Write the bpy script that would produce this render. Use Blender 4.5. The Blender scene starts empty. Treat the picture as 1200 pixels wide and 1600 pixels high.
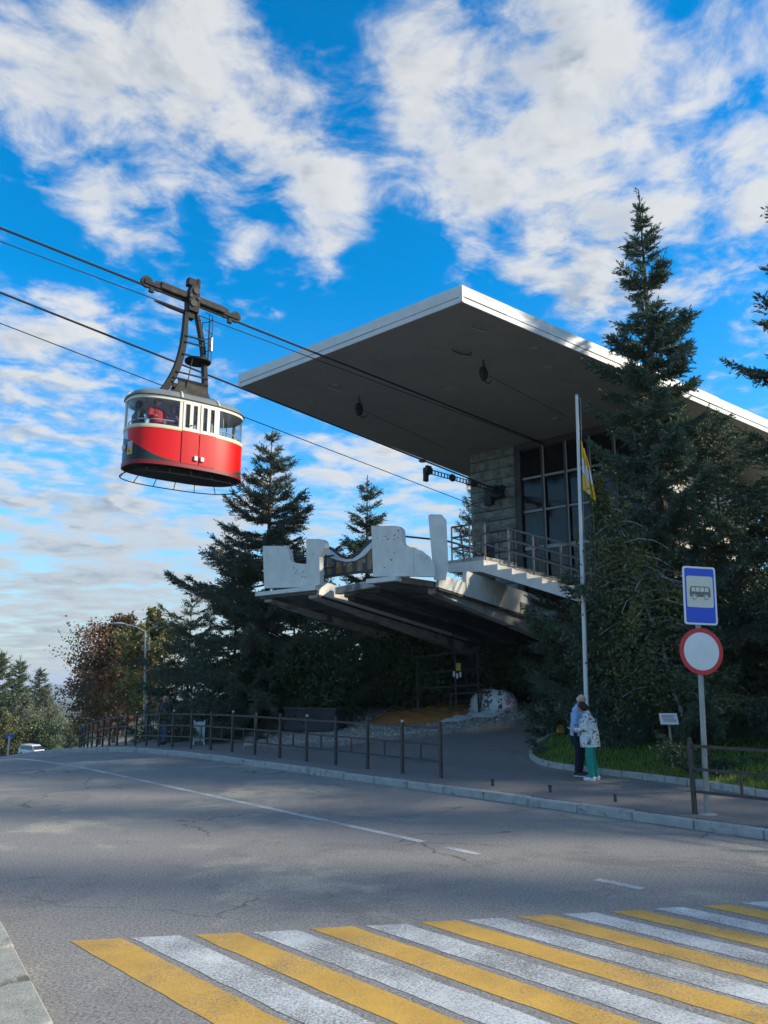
import bpy, bmesh, math, random
import numpy as np
from mathutils import Vector, Matrix
random.seed(7); rng = np.random.default_rng(7)
SC = bpy.context.scene; COL = SC.collection
R = math.radians

# ------------------------------------------------------------------ camera
F, HOR, CZ = 1240.0, 1060.0, 2.15
PITCH = math.atan((HOR-800)/F)
cam = bpy.data.cameras.new('camera'); camo = bpy.data.objects.new('camera', cam); COL.objects.link(camo)
cam.sensor_fit = 'VERTICAL'; cam.sensor_height = 36; cam.lens = 36*F/1600
cam.clip_start = .05; cam.clip_end = 20000
camo.location = (0, 0, CZ); camo.rotation_euler = (math.pi/2+PITCH, 0, 0)
SC.camera = camo

# ------------------------------------------------------------------ sun and exposure
SUN_AZ, SUN_EL = 96.0, 27.0        # azimuth clockwise from +Y
sd = bpy.data.lights.new('sun', 'SUN'); sd.energy = 2.4; sd.angle = R(4); sd.color = (1, .9, .74)
so = bpy.data.objects.new('sun', sd); COL.objects.link(so)
sdir = Vector((math.sin(R(SUN_AZ))*math.cos(R(SUN_EL)), math.cos(R(SUN_AZ))*math.cos(R(SUN_EL)), math.sin(R(SUN_EL))))
so.rotation_euler = sdir.to_track_quat('Z', 'Y').to_euler(); so.location = (30, 0, 30)
vs = SC.view_settings; vs.view_transform = 'Standard'; vs.look = 'None'; vs.exposure = 1.4; vs.gamma = 1; vs.use_curve_mapping = False
SC.cycles.use_denoising = True
SC.cycles.max_bounces = 6; SC.cycles.diffuse_bounces = 3; SC.cycles.transparent_max_bounces = 12

# ------------------------------------------------------------------ picture ray -> world direction
def pdir(u, v):
    a, b = u-600.0, 800.0-v
    return Vector((a, F*math.cos(PITCH)-b*math.sin(PITCH), F*math.sin(PITCH)+b*math.cos(PITCH)))
CAM = Vector((0, 0, CZ))
def at_depth(u, v, y):
    d = pdir(u, v); return CAM+d*(y/d.y)
def at_plane(u, v, p0, nrm):
    d = pdir(u, v); return CAM+d*((p0-CAM).dot(nrm)/d.dot(nrm))

# ------------------------------------------------------------------ world: clear blue sky with a layer of broken cloud
W = bpy.data.worlds.new('World'); SC.world = W; W.use_nodes = True
wn = W.node_tree; wn.nodes.clear()
def N(tree, typ, **kw):
    n = tree.nodes.new(typ)
    for k, v in kw.items():
        if k.startswith('i_'): n.inputs[int(k[2:])].default_value = v
        else: setattr(n, k, v)
    return n
def math_(tree, op, a, b=None, c=None, clamp=False):
    n = tree.nodes.new('ShaderNodeMath'); n.operation = op; n.use_clamp = clamp
    for i, x in enumerate((a, b, c)):
        if x is None: continue
        if isinstance(x, (int, float)): n.inputs[i].default_value = x
        else: tree.links.new(x, n.inputs[i])
    return n.outputs[0]
def vmath(tree, op, a, b=None):
    n = tree.nodes.new('ShaderNodeVectorMath'); n.operation = op
    for i, x in enumerate((a, b)):
        if x is None: continue
        if isinstance(x, (tuple, list, Vector)): n.inputs[i].default_value = tuple(x)
        else: tree.links.new(x, n.inputs[i])
    return n
def mrange(tree, x, a, b, c=0, d=1, smooth=True):
    n = tree.nodes.new('ShaderNodeMapRange'); n.interpolation_type = 'SMOOTHSTEP' if smooth else 'LINEAR'
    if isinstance(x, (int, float)): n.inputs[0].default_value = x
    else: tree.links.new(x, n.inputs[0])
    for i, q in zip((1, 2, 3, 4), (a, b, c, d)): n.inputs[i].default_value = q
    return n.outputs[0]
def mixc(tree, fac, a, b, blend='MIX'):
    n = tree.nodes.new('ShaderNodeMix'); n.data_type = 'RGBA'; n.blend_type = blend
    for s, x in ((n.inputs[0], fac), (n.inputs[6], a), (n.inputs[7], b)):
        if isinstance(x, (int, float)): s.default_value = x
        elif isinstance(x, (tuple, list)): s.default_value = (*x, 1) if len(x) == 3 else x
        else: tree.links.new(x, s)
    return n.outputs[2]

sky = N(wn, 'ShaderNodeTexSky'); sky.sky_type = 'NISHITA'; sky.sun_disc = False
sky.sun_elevation = R(SUN_EL); sky.sun_rotation = R(SUN_AZ); sky.altitude = 500; sky.air_density = 1.0; sky.dust_density = .4; sky.ozone_density = 2.2
hs = N(wn, 'ShaderNodeHueSaturation'); hs.inputs['Saturation'].default_value = 1.48; hs.inputs['Value'].default_value = 1.36
hs.inputs['Hue'].default_value = .497
wn.links.new(sky.outputs[0], hs.inputs['Color'])
tc = N(wn, 'ShaderNodeTexCoord'); dvec = tc.outputs['Generated']
dn = vmath(wn, 'NORMALIZE', dvec).outputs[0]
sx = N(wn, 'ShaderNodeSeparateXYZ'); wn.links.new(dn, sx.inputs[0])
zz = math_(wn, 'ADD', math_(wn, 'MAXIMUM', sx.outputs[2], 0.0), .10)
cx = N(wn, 'ShaderNodeCombineXYZ')
wn.links.new(math_(wn, 'DIVIDE', sx.outputs[0], zz), cx.inputs[0]); wn.links.new(math_(wn, 'DIVIDE', sx.outputs[1], zz), cx.inputs[1])
cx.inputs[2].default_value = 3.7
def cloudnoise(offset, scale, detail, rough, dist=.2):
    v = vmath(wn, 'ADD', cx.outputs[0], offset).outputs[0]
    n = N(wn, 'ShaderNodeTexNoise'); n.inputs['Scale'].default_value = scale; n.inputs['Detail'].default_value = detail
    n.inputs['Roughness'].default_value = rough; n.inputs['Distortion'].default_value = dist
    wn.links.new(v, n.inputs['Vector']); return n.outputs[0]
# where the larger banks of cloud stand (direction, angular radius, weight)
BANKS = [(480, 430, .62, -.10), (960, 70, .30, .10), (740, 190, .20, .15), (1130, 270, .22, .12), (560, 295, .12, .17), (900, 250, .14, .10), (640, 250, .10, .12),
         (110, 200, .17, .18), (300, 110, .18, .12), (60, 60, .16, .04), (430, 215, .14, .20), (370, 150, .10, .10), (340, 20, .12, .08), (110, 285, .10, .08), (650, 80, .10, .12), (480, 250, .08, .10),
         (520, 372, .06, .20), (735, 330, .06, .20), (880, 425, .09, .22), (1130, 400, .14, .14), (165, 342, .06, .16), (370, 368, .05, .18), (250, 384, .05, .16), (520, 462, .06, .16), (380, 460, .06, .10),
         (80, 465, .13, .12), (60, 570, .08, .10), (230, 490, .10, .08),
         (555, 190, .06, -.24), (400, 40, .08, -.20), (530, 70, .09, -.22), (25, 350, .08, -.2), (310, 425, .12, -.14), (620, 410, .14, -.30), (440, 330, .05, -.10), (900, 380, .05, -.14), (200, 20, .05, -.12),
         (60, 410, .08, -.12), (100, 615, .10, -.16), (450, 585, .13, -.28), (640, 350, .06, -.12), (1090, 500, .12, -.25), (1060, 10, .05, -.16), (820, 330, .06, -.10), (800, 470, .10, -.20), (180, 420, .08, -.10),
         (150, 720, .30, .14), (560, 740, .26, .14), (200, 880, .3, .14), (620, 690, .14, .10), (150, 1000, .2, .1)]
cov = .015
for (u, v, rad, wgt) in BANKS:
    dd = pdir(u, v).normalized()
    ds = vmath(wn, 'DISTANCE', dn, tuple(dd)).outputs['Value']
    m = mrange(wn, ds, 0, rad*1.15, wgt*.85, 0)
    cov = math_(wn, 'ADD', m, cov)
n1 = cloudnoise((2.3, 5.1, 0), 4.4, 10, .58, .30)
n2 = cloudnoise((2.3+.06*sdir.x, 5.1+.06*sdir.y, 0), 4.4, 10, .58, .30)
n3 = cloudnoise((9.3, 1.1, 4), .9, 5, .55)
n4 = cloudnoise((1.3, 8.1, 4), 8.5, 6, .6, .5)
nn = math_(wn, 'ADD', n1, math_(wn, 'MULTIPLY', math_(wn, 'SUBTRACT', n4, .5), mrange(wn, sx.outputs[2], .05, .42, .08, .60)))
raw = math_(wn, 'ADD', math_(wn, 'MULTIPLY_ADD', nn, 1.3, -.15), cov)
dens = mrange(wn, raw, .40, .80)
thick = mrange(wn, raw, .66, 1.05)
lit = mrange(wn, math_(wn, 'ADD', math_(wn, 'SUBTRACT', n1, n2), math_(wn, 'MULTIPLY', math_(wn, 'SUBTRACT', n4, .5), .3)), -.10, .12)
shade = math_(wn, 'MULTIPLY', mrange(wn, math_(wn, 'ADD', n3, math_(wn, 'MULTIPLY', thick, .35)), .42, .85), math_(wn, 'SUBTRACT', 1.15, lit), clamp=True)
ccol = mixc(wn, math_(wn, 'MULTIPLY', shade, .85), (4.2, 4.22, 4.18), (1.55, 1.95, 2.4))
low = mrange(wn, sx.outputs[2], .04, .34)
ccol = mixc(wn, low, mixc(wn, .62, ccol, (1.8, 2.25, 2.7)), ccol)
hz = mrange(wn, sx.outputs[2], .0, .26, .75, 0)
skyc = mixc(wn, hz, hs.outputs[0], (1.45, 2.1, 2.7))
out = mixc(wn, math_(wn, 'MULTIPLY', dens, .93), skyc, ccol)
bg = N(wn, 'ShaderNodeBackground'); bg.inputs[1].default_value = .075
wn.links.new(out, bg.inputs[0])
wo = N(wn, 'ShaderNodeOutputWorld'); wn.links.new(bg.outputs[0], wo.inputs[0])

# ------------------------------------------------------------------ materials
MATS = {}
def mat(name, col, rough=.7, metal=0, var=.0, vscale=3.0, bump=0, bscale=40, col2=None, c2lo=.5, c2hi=.65, c2scale=2.0, spec=.4, detail=6, island=0):
    if name in MATS: return MATS[name]
    m = bpy.data.materials.new(name); m.use_nodes = True; t = m.node_tree
    b = t.nodes['Principled BSDF']; b.inputs['Roughness'].default_value = rough; b.inputs['Metallic'].default_value = metal
    b.inputs['Specular IOR Level'].default_value = spec
    g = N(t, 'ShaderNodeNewGeometry'); pos = g.outputs['Position']
    c = None
    base = (*col, 1)
    rgb = N(t, 'ShaderNodeRGB'); rgb.outputs[0].default_value = base; c = rgb.outputs[0]
    def noise(s, d=6, r=.6):
        n = N(t, 'ShaderNodeTexNoise'); n.inputs['Scale'].default_value = s; n.inputs['Detail'].default_value = d; n.inputs['Roughness'].default_value = r
        t.links.new(pos, n.inputs['Vector']); return n.outputs[0]
    if col2 is not None:
        c = mixc(t, mrange(t, noise(c2scale, detail), c2lo, c2hi), c, col2)
    if var:
        k = mrange(t, noise(vscale), .3, .7, 1-var, 1+var, False)
        mm = vmath(t, 'SCALE', c); t.links.new(k, mm.inputs['Scale']); c = mm.outputs[0]
    if island:
        k = mrange(t, g.outputs['Random Per Island'], 0, 1, 1-island, 1+island, False)
        mm = vmath(t, 'SCALE', c); t.links.new(k, mm.inputs['Scale']); c = mm.outputs[0]
    t.links.new(c, b.inputs['Base Color'])
    if bump:
        bp = N(t, 'ShaderNodeBump'); bp.inputs['Strength'].default_value = bump; bp.inputs['Distance'].default_value = .02
        t.links.new(noise(bscale, 5, .65), bp.inputs['Height']); t.links.new(bp.outputs[0], b.inputs['Normal'])
    MATS[name] = m; return m
def leafmat(name, c1, c2, trans=.25, rough=.6, c3=None, tscale=.7):
    if name in MATS: return MATS[name]
    m = bpy.data.materials.new(name); m.use_nodes = True; t = m.node_tree; t.nodes.clear()
    g = N(t, 'ShaderNodeNewGeometry')
    c = mixc(t, g.outputs['Random Per Island'], c1, c2)
    if c3 is not None:
        n = N(t, 'ShaderNodeTexNoise'); n.inputs['Scale'].default_value = tscale; n.inputs['Detail'].default_value = 3
        t.links.new(g.outputs['Position'], n.inputs['Vector'])
        c = mixc(t, mrange(t, n.outputs[0], .45, .62), c, c3)
    d = N(t, 'ShaderNodeBsdfDiffuse'); tr = N(t, 'ShaderNodeBsdfTranslucent'); mx = N(t, 'ShaderNodeMixShader'); mx.inputs[0].default_value = trans
    gl = N(t, 'ShaderNodeBsdfGlossy'); gl.inputs['Roughness'].default_value = rough; m2 = N(t, 'ShaderNodeMixShader'); m2.inputs[0].default_value = .05
    t.links.new(c, d.inputs[0]); t.links.new(c, tr.inputs[0]); t.links.new(d.outputs[0], mx.inputs[1]); t.links.new(tr.outputs[0], mx.inputs[2])
    t.links.new(mx.outputs[0], m2.inputs[1]); t.links.new(gl.outputs[0], m2.inputs[2])
    o = N(t, 'ShaderNodeOutputMaterial'); t.links.new(m2.outputs[0], o.inputs[0]); MATS[name] = m; return m
def glassmat(name, tint, amount, rough=.02):
    if name in MATS: return MATS[name]
    m = bpy.data.materials.new(name); m.use_nodes = True; t = m.node_tree; t.nodes.clear()
    tr = N(t, 'ShaderNodeBsdfTransparent'); tr.inputs[0].default_value = (*tint, 1)
    gl = N(t, 'ShaderNodeBsdfGlossy'); gl.inputs['Roughness'].default_value = rough
    fr = N(t, 'ShaderNodeLayerWeight'); fr.inputs[0].default_value = .5
    f = math_(t, 'ADD', math_(t, 'MULTIPLY', math_(t, 'POWER', fr.outputs[1], 4.0), .8), amount, clamp=True)
    mx = N(t, 'ShaderNodeMixShader'); t.links.new(f, mx.inputs[0]); t.links.new(tr.outputs[0], mx.inputs[1]); t.links.new(gl.outputs[0], mx.inputs[2])
    o = N(t, 'ShaderNodeOutputMaterial'); t.links.new(mx.outputs[0], o.inputs[0]); MATS[name] = m; return m

# ------------------------------------------------------------------ objects
def tag(o, label=None, cat=None, group=None, kind=None):
    if label: o['label'] = label
    if cat: o['category'] = cat
    if group: o['group'] = group
    if kind: o['kind'] = kind
    return o
def thing(name, loc, rz=0, label=None, cat=None, group=None):
    o = bpy.data.objects.new(name, None); COL.objects.link(o); o.empty_display_size = .2
    o.location = loc; o.rotation_euler = (0, 0, rz); o['_rz'] = rz
    tag(o, label, cat, group); del o['_rz']; return o
def wmat(o):
    m = Matrix.LocRotScale(o.location, o.rotation_euler, o.scale)
    return wmat(o.parent) @ m if o.parent else m
def link(name, me, parent=None, m=None, smooth=False):
    if m is not None:
        me.materials.clear(); me.materials.append(m)
    if smooth:
        me.polygons.foreach_set('use_smooth', [True]*len(me.polygons))
    o = bpy.data.objects.new(name, me); COL.objects.link(o)
    if parent: o.parent = parent
    return o
def frame(d, up=Vector((0, 0, 1))):
    d = Vector(d).normalized()
    s = d.cross(up)
    if s.length < 1e-4: s = d.cross(Vector((0, 1, 0)))
    s.normalize(); return d, s, s.cross(d).normalized()
class MB:
    """collects shapes in world (or local) coordinates and links them as one mesh"""
    def __init__(self): self.v = []; self.f = []
    def add(self, vs, fs):
        o = len(self.v); self.v += [Vector(x) for x in vs]; self.f += [tuple(i+o for i in q) for q in fs]; return self
    def box(self, c, s, ax=None, bev=0):
        c = Vector(c); X, Y, Z = ax if ax else (Vector((1, 0, 0)), Vector((0, 1, 0)), Vector((0, 0, 1)))
        X, Y, Z = Vector(X), Vector(Y), Vector(Z)
        a, b, h = s[0]/2, s[1]/2, s[2]/2
        if not bev:
            vs = [c+X*(a*i)+Y*(b*j)+Z*(h*k) for k in (-1, 1) for j in (-1, 1) for i in (-1, 1)]
            return self.add(vs, [(0, 2, 3, 1), (4, 5, 7, 6), (0, 1, 5, 4), (2, 6, 7, 3), (0, 4, 6, 2), (1, 3, 7, 5)])
        vs = []
        rings = [(-h, a-bev, b-bev), (-h+bev, a, b), (h-bev, a, b), (h, a-bev, b-bev)]
        for (z, p, q) in rings:
            e = bev*.9
            for (i, j) in ((-p+e, -q), (p-e, -q), (p, -q+e), (p, q-e), (p-e, q), (-p+e, q), (-p, q-e), (-p, -q+e)):
                vs.append(c+X*i+Y*j+Z*z)
        fs = [tuple(range(7, -1, -1)), tuple(range(24, 32))]
        for r in range(3):
            for k in range(8): fs.append((r*8+k, r*8+(k+1) % 8, r*8+8+(k+1) % 8, r*8+8+k))
        return self.add(vs, fs)
    def bar(self, p0, p1, w, h, up=Vector((0, 0, 1))):
        p0, p1 = Vector(p0), Vector(p1); d, s, u = frame(p1-p0, up)
        return self.box((p0+p1)/2, ((p1-p0).length, w, h), (d, s, u))
    def tube(self, pts, rad, seg=8, cap=True, up=Vector((0, 0, 1))):
        pts = [Vector(p) for p in pts]; n = len(pts)
        rad = rad if isinstance(rad, (list, tuple)) else [rad]*n
        vs = []; ps = None
        for i, p in enumerate(pts):
            d = (pts[min(i+1, n-1)]-pts[max(i-1, 0)])
            d, s, u = frame(d, up)
            if ps is not None:
                s = (ps-d*ps.dot(d)); s = s.normalized() if s.length > 1e-5 else frame(d, up)[1]; u = s.cross(d)
            ps = s
            for k in range(seg):
                a = 2*math.pi*k/seg; vs.append(p+(s*math.cos(a)+u*math.sin(a))*rad[i])
        fs = [(i*seg+k, i*seg+(k+1) % seg, (i+1)*seg+(k+1) % seg, (i+1)*seg+k) for i in range(n-1) for k in range(seg)]
        if cap: fs += [tuple(range(seg-1, -1, -1)), tuple((n-1)*seg+k for k in range(seg))]
        return self.add(vs, fs)
    def prism(self, poly, off):
        off = Vector(off); n = len(poly); poly = [Vector(p) for p in poly]
        vs = poly+[p+off for p in poly]
        return self.add(vs, [tuple(range(n-1, -1, -1)), tuple(range(n, 2*n))]+[(i, (i+1) % n, n+(i+1) % n, n+i) for i in range(n)])
    def disc(self, c, nrm, r, th, seg=24, r2=None):
        d = Vector(nrm).normalized(); c = Vector(c)
        return self.tube([c, c+d*th], [r, r2 if r2 is not None else r], seg)
    def ell(self, c, r, ax=None, nu=12, nv=8):
        c = Vector(c); X, Y, Z = ax if ax else (Vector((1, 0, 0)), Vector((0, 1, 0)), Vector((0, 0, 1)))
        vs = [c-Z*r[2]]
        for j in range(1, nv):
            b = -math.pi/2+math.pi*j/nv
            for i in range(nu):
                a = 2*math.pi*i/nu
                vs.append(c+X*(r[0]*math.cos(a)*math.cos(b))+Y*(r[1]*math.sin(a)*math.cos(b))+Z*(r[2]*math.sin(b)))
        vs.append(c+Z*r[2]); last = len(vs)-1
        fs = [(0, 1+(i+1) % nu, 1+i) for i in range(nu)]
        for j in range(nv-2):
            for i in range(nu): a = 1+j*nu; fs.append((a+i, a+(i+1) % nu, a+nu+(i+1) % nu, a+nu+i))
        a = 1+(nv-2)*nu; fs += [(a+i, a+(i+1) % nu, last) for i in range(nu)]
        return self.add(vs, fs)
    def torus(self, c, nrm, r, r2, seg=32, s2=6):
        d, s, u = frame(nrm, Vector((0, 0, 1)) if abs(Vector(nrm).normalized().z) < .9 else Vector((0, 1, 0)))
        vs = []
        for i in range(seg):
            a = 2*math.pi*i/seg; rd = s*math.cos(a)+u*math.sin(a)
            for k in range(s2):
                b = 2*math.pi*k/s2; vs.append(Vector(c)+rd*(r+r2*math.cos(b))+d*(r2*math.sin(b)))
        return self.add(vs, [(i*s2+k, i*s2+(k+1) % s2, ((i+1) % seg)*s2+(k+1) % s2, ((i+1) % seg)*s2+k) for i in range(seg) for k in range(s2)])
    def mesh(self, name, inv=None):
        me = bpy.data.meshes.new(name)
        vs = [inv @ v for v in self.v] if inv is not None else self.v
        me.from_pydata([tuple(v) for v in vs], [], self.f); me.update(); return me
    def build(self, name, m, parent=None, smooth=False, local=False, recalc=False):
        inv = None
        if parent is not None and not local: inv = wmat(parent).inverted()
        me = self.mesh(name, inv)
        if recalc:
            bm = bmesh.new(); bm.from_mesh(me); bmesh.ops.recalc_face_normals(bm, faces=bm.faces); bm.to_mesh(me); bm.free()
        o = link(name, me, parent, m)
        if smooth: shade(o)
        return o
def shade(o, ang=40):
    me = o.data
    me.polygons.foreach_set('use_smooth', [True]*len(me.polygons))
    bm = bmesh.new(); bm.from_mesh(me)
    for e in bm.edges:
        if len(e.link_faces) == 2 and e.calc_face_angle(0) > R(ang): e.smooth = False
    bm.to_mesh(me); bm.free()
def solo(mb, name, m, label, cat, group=None, base=None, smooth=False):
    """a thing that is one mesh, its origin at its base"""
    b = Vector(base) if base is not None else Vector((sum(v.x for v in mb.v)/len(mb.v), sum(v.y for v in mb.v)/len(mb.v), min(v.z for v in mb.v)))
    me = mb.mesh(name, Matrix.Translation(-b)); o = link(name, me, None, m); o.location = b
    if smooth: shade(o)
    return tag(o, label, cat, group)
def npmesh(name, V, T):
    me = bpy.data.meshes.new(name); V = np.asarray(V, np.float32); T = np.asarray(T, np.int32)
    k = T.shape[1]
    me.vertices.add(len(V)); me.vertices.foreach_set('co', V.ravel())
    me.loops.add(T.size); me.loops.foreach_set('vertex_index', T.ravel())
    me.polygons.add(len(T)); me.polygons.foreach_set('loop_start', np.arange(0, T.size, k, dtype=np.int32))
    me.update(calc_edges=True); return me

# ------------------------------------------------------------------ the lie of the land
RD = Vector((-.675, .738, 0)); RN = Vector((.738, .675, 0))       # along the road, and across it towards the station
def sn(x, y): return -.675*x+.738*y, .738*x+.675*y
def xy(s, n): return Vector((-.675*s+.738*n, .738*s+.675*n, 0))
KERB_L, KERB_R = 2.45, 11.6
def prof(s):
    d = s-19.0
    if d <= 0: z = 0.
    elif d < 16: z = -.004*d*d
    elif d < 130: z = -1.024-.128*(d-16)
    else: z = -15.6-.02*(d-130)
    return max(z, -75)
def zroad(s): return prof(s)
def zg(x, y):
    s, n = sn(x, y); z = prof(s)
    if n > KERB_R:
        z += .13
        d = n-14.6
        if d > 0: z += .135*d*min(1, d/1.5) if d < 9 else 1.215
    elif n < KERB_L: z += .13
    return z
def at_ground(u, v, off=0):
    d = pdir(u, v); d = d/d.y
    y = 2.0
    while y < 400:
        p = CAM+d*y
        if p.z < zg(p.x, p.y)+off:
            lo, hi = y-.1, y
            for _ in range(20):
                md = (lo+hi)/2; p = CAM+d*md
                if p.z < zg(p.x, p.y)+off: hi = md
                else: lo = md
            return CAM+d*hi
        y += .1
    return CAM+d*60
def ong(x, y, off=0): return Vector((x, y, zg(x, y)+off))

# ================================================================== SETTING
def asphalt(name, base, tan, dark, speck=.55, tanlo=.52, tanhi=.66, cracks=True, wear=1.0):
    m = bpy.data.materials.new(name); m.use_nodes = True; t = m.node_tree; b = t.nodes['Principled BSDF']
    pos = N(t, 'ShaderNodeNewGeometry').outputs['Position']
    def noise(s, d=6, r=.6, off=(0, 0, 0), dist=0):
        n = N(t, 'ShaderNodeTexNoise'); n.inputs['Scale'].default_value = s; n.inputs['Detail'].default_value = d; n.inputs['Roughness'].default_value = r; n.inputs['Distortion'].default_value = dist
        t.links.new(vmath(t, 'ADD', pos, off).outputs[0], n.inputs['Vector']); return n.outputs[0]
    big = noise(.33, 7, .66, (3.3, 8.2, 0), .6); mid = noise(1.7, 6, .68, (1, 2, 0)); fine = noise(38, 3, .7); fine2 = noise(120, 2, .7)
    c = mixc(t, math_(t, 'MULTIPLY', mrange(t, big, tanlo, tanhi), wear), base, tan)
    c = mixc(t, math_(t, 'MULTIPLY', mrange(t, noise(.5, 7, .68, (7, 1, 0), .8), .52, .66), .75), c, dark)
    # worn spots in the tan patches
    c = mixc(t, math_(t, 'MULTIPLY', mrange(t, mid, .55, .7), .55), c, dark)
    k = math_(t, 'ADD', mrange(t, fine, .3, .7, 1-speck, 1+speck, False), mrange(t, fine2, .3, .7, -speck*.8, speck*.8, False))
    sc_ = vmath(t, 'SCALE', c); t.links.new(k, sc_.inputs['Scale']); c = sc_.outputs[0]
    # white stone chips
    vo = N(t, 'ShaderNodeTexVoronoi'); vo.inputs['Scale'].default_value = 46; t.links.new(pos, vo.inputs['Vector'])
    c = mixc(t, math_(t, 'MULTIPLY', mrange(t, vo.outputs['Distance'], .10, .16, 1, 0), mrange(t, noise(23, 2), .5, .62)), c, tuple(min(1, x*2.3) for x in base))
    if cracks:
        v2 = N(t, 'ShaderNodeTexVoronoi'); v2.feature = 'DISTANCE_TO_EDGE'; v2.inputs['Scale'].default_value = .42
        wv = N(t, 'ShaderNodeTexNoise'); wv.inputs['Scale'].default_value = 1.4; wv.inputs['Detail'].default_value = 5; t.links.new(pos, wv.inputs['Vector'])
        t.links.new(vmath(t, 'ADD', pos, vmath(t, 'SCALE', wv.outputs[1]).outputs[0]).outputs[0], v2.inputs['Vector'])
        cr = math_(t, 'MULTIPLY', mrange(t, v2.outputs[0], .0, .012, 1, 0), mrange(t, noise(.35, 3, .5, (5, 5, 5)), .5, .6))
        c = mixc(t, math_(t, 'MULTIPLY', cr, .8), c, (.025, .025, .027))
    t.links.new(c, b.inputs['Base Color']); b.inputs['Roughness'].default_value = .82; b.inputs['Specular IOR Level'].default_value = .35
    bp = N(t, 'ShaderNodeBump'); bp.inputs['Strength'].default_value = .55; bp.inputs['Distance'].default_value = .012
    t.links.new(math_(t, 'ADD', fine, math_(t, 'MULTIPLY', fine2, .6)), bp.inputs['Height']); t.links.new(bp.outputs[0], b.inputs['Normal'])
    MATS[name] = m; return m
M_ROAD = asphalt('road_asphalt', (.238, .224, .203), (.38, .35, .27), (.160, .152, .142))
M_PAVE = asphalt('pavement_asphalt', (.215, .198, .178), (.26, .243, .212), (.145, .135, .124), tanlo=.56, tanhi=.7, cracks=False)
M_KERB = mat('kerb_concrete', (.38, .37, .345), .85, var=.18, vscale=7, bump=.5, bscale=60, col2=(.16, .16, .15), c2lo=.52, c2hi=.72, c2scale=5)
M_KERBOLD = mat('old_kerb_concrete', (.34, .335, .28), .9, var=.2, vscale=9, bump=.7, bscale=45, col2=(.12, .10, .07), c2lo=.55, c2hi=.68, c2scale=3.5)
M_SOIL = mat('soil', (.05, .055, .03), .95, var=.35, vscale=2, bump=.8, bscale=12, col2=(.035, .06, .015), c2lo=.42, c2hi=.6, c2scale=.5)

def sheet(name, ss, ns, zf, m):
    V = []; Fc = []
    for s in ss:
        for n in ns:
            n = n(s) if callable(n) else n
            p = xy(s, n); V.append((p.x, p.y, zf(s, n)))
    k = len(ns)
    for i in range(len(ss)-1):
        for j in range(k-1):
            Fc.append((i*k+j, i*k+j+1, (i+1)*k+j+1, (i+1)*k+j))
    me = bpy.data.meshes.new(name); me.from_pydata(V, [], Fc); me.update()
    return tag(link(name, me, None, m, True), kind='structure')
def lin(a, b, k): return [a+(b-a)*i/(k-1) for i in range(k)]
S_NEAR = lin(-40, 16, 15)+lin(17, 40, 47)+lin(44, 150, 28)
S_ALL = [-9000, -3000, -900, -300, -100]+S_NEAR+[180, 240, 400, 800, 1600, 3200, 9000]
def zterr(s, n):
    p = xy(s, n); z = zg(p.x, p.y)-.06
    if -7 < n < KERB_R+.3: z = prof(s)-.12
    # the land behind the photographer and off to the sides keeps to the fall of the street
    return z
def nl(s): return min(2.9, max(.6, 2.08+.18*(s-5.15)))      # the old kerb runs a little askew
n_all = [-9000, -3000, -900, -300, -100, -40, -15, -7.5, -6.5, -5, 0, 1.8, KERB_L-.3, KERB_L, 4, 7, 10, KERB_R, KERB_R+.05, 13, 14.6, 15, 15.5, 16.1, 17, 18, 20, 22, 23.6, 26, 30, 40, 70, 150, 400, 1200, 3200, 9000]
ground = sheet('ground', S_ALL, n_all, zterr, M_SOIL)
road = sheet('road', S_NEAR+[180, 240, 400], [lambda s: nl(s)-.12, 4, 5.5, 7, 8.5, 10, KERB_R], lambda s, n: prof(s), M_ROAD)
path_l = sheet('pavement_by_old_kerb', S_NEAR, [-6, -3, -.5, lambda s: nl(s)-.31], lambda s, n: prof(s)+.13, M_PAVE)
pave = sheet('pavement', S_NEAR, [KERB_R+.16, 12.4, 13.5, 14.6, 15, 15.5, 16.1, 17, 18, 19.5, 21, 22.5, 23.6], lambda s, n: zg(*xy(s, n)[:2])+.002, M_PAVE)
path_l.name = 'old_pavement'

# kerb stones, one by one
def kerb(name, n0, width, s0, s1, ln, m, h=.26, top=.135, jig=.006):
    k = tag(bpy.data.objects.new(name, None), kind='structure'); COL.objects.link(k)
    me = MB().box((0, 0, -h/2), (ln-.012, width, h), bev=.014).mesh('kerb_stone'); me.materials.append(m)
    s = s0; r = random.Random(name)
    while s < s1:
        o = bpy.data.objects.new('kerb_stone', me); COL.objects.link(o); o.parent = k
        sl = (prof(s+ln)-prof(s))/ln; p = xy(s+ln/2, (0 if callable(n0) else n0)+width/2)
        if callable(n0): p = xy(s+ln/2, n0(s+ln/2)+width/2)
        o.location = (p.x, p.y, (prof(s)+prof(s+ln))/2+top+r.uniform(-jig, jig))
        X = (RD+Vector((0, 0, sl))).normalized(); Y = Vector((0, 0, 1)).cross(X).normalized(); Z = X.cross(Y)
        o.rotation_euler = Matrix((X, Y, Z)).transposed().to_euler()
        o.rotation_euler.z += r.uniform(-.006, .006)-(math.atan((n0(s+ln)-n0(s))/ln) if callable(n0) else 0); s += ln
    return k
kerb('kerb', KERB_R, .15, -6, 37, 1.0, M_KERB)
kerb('old_kerb', lambda s: nl(s)-.30, .30, -6, 30, 1.6, M_KERBOLD, top=.15, jig=.012)

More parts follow.
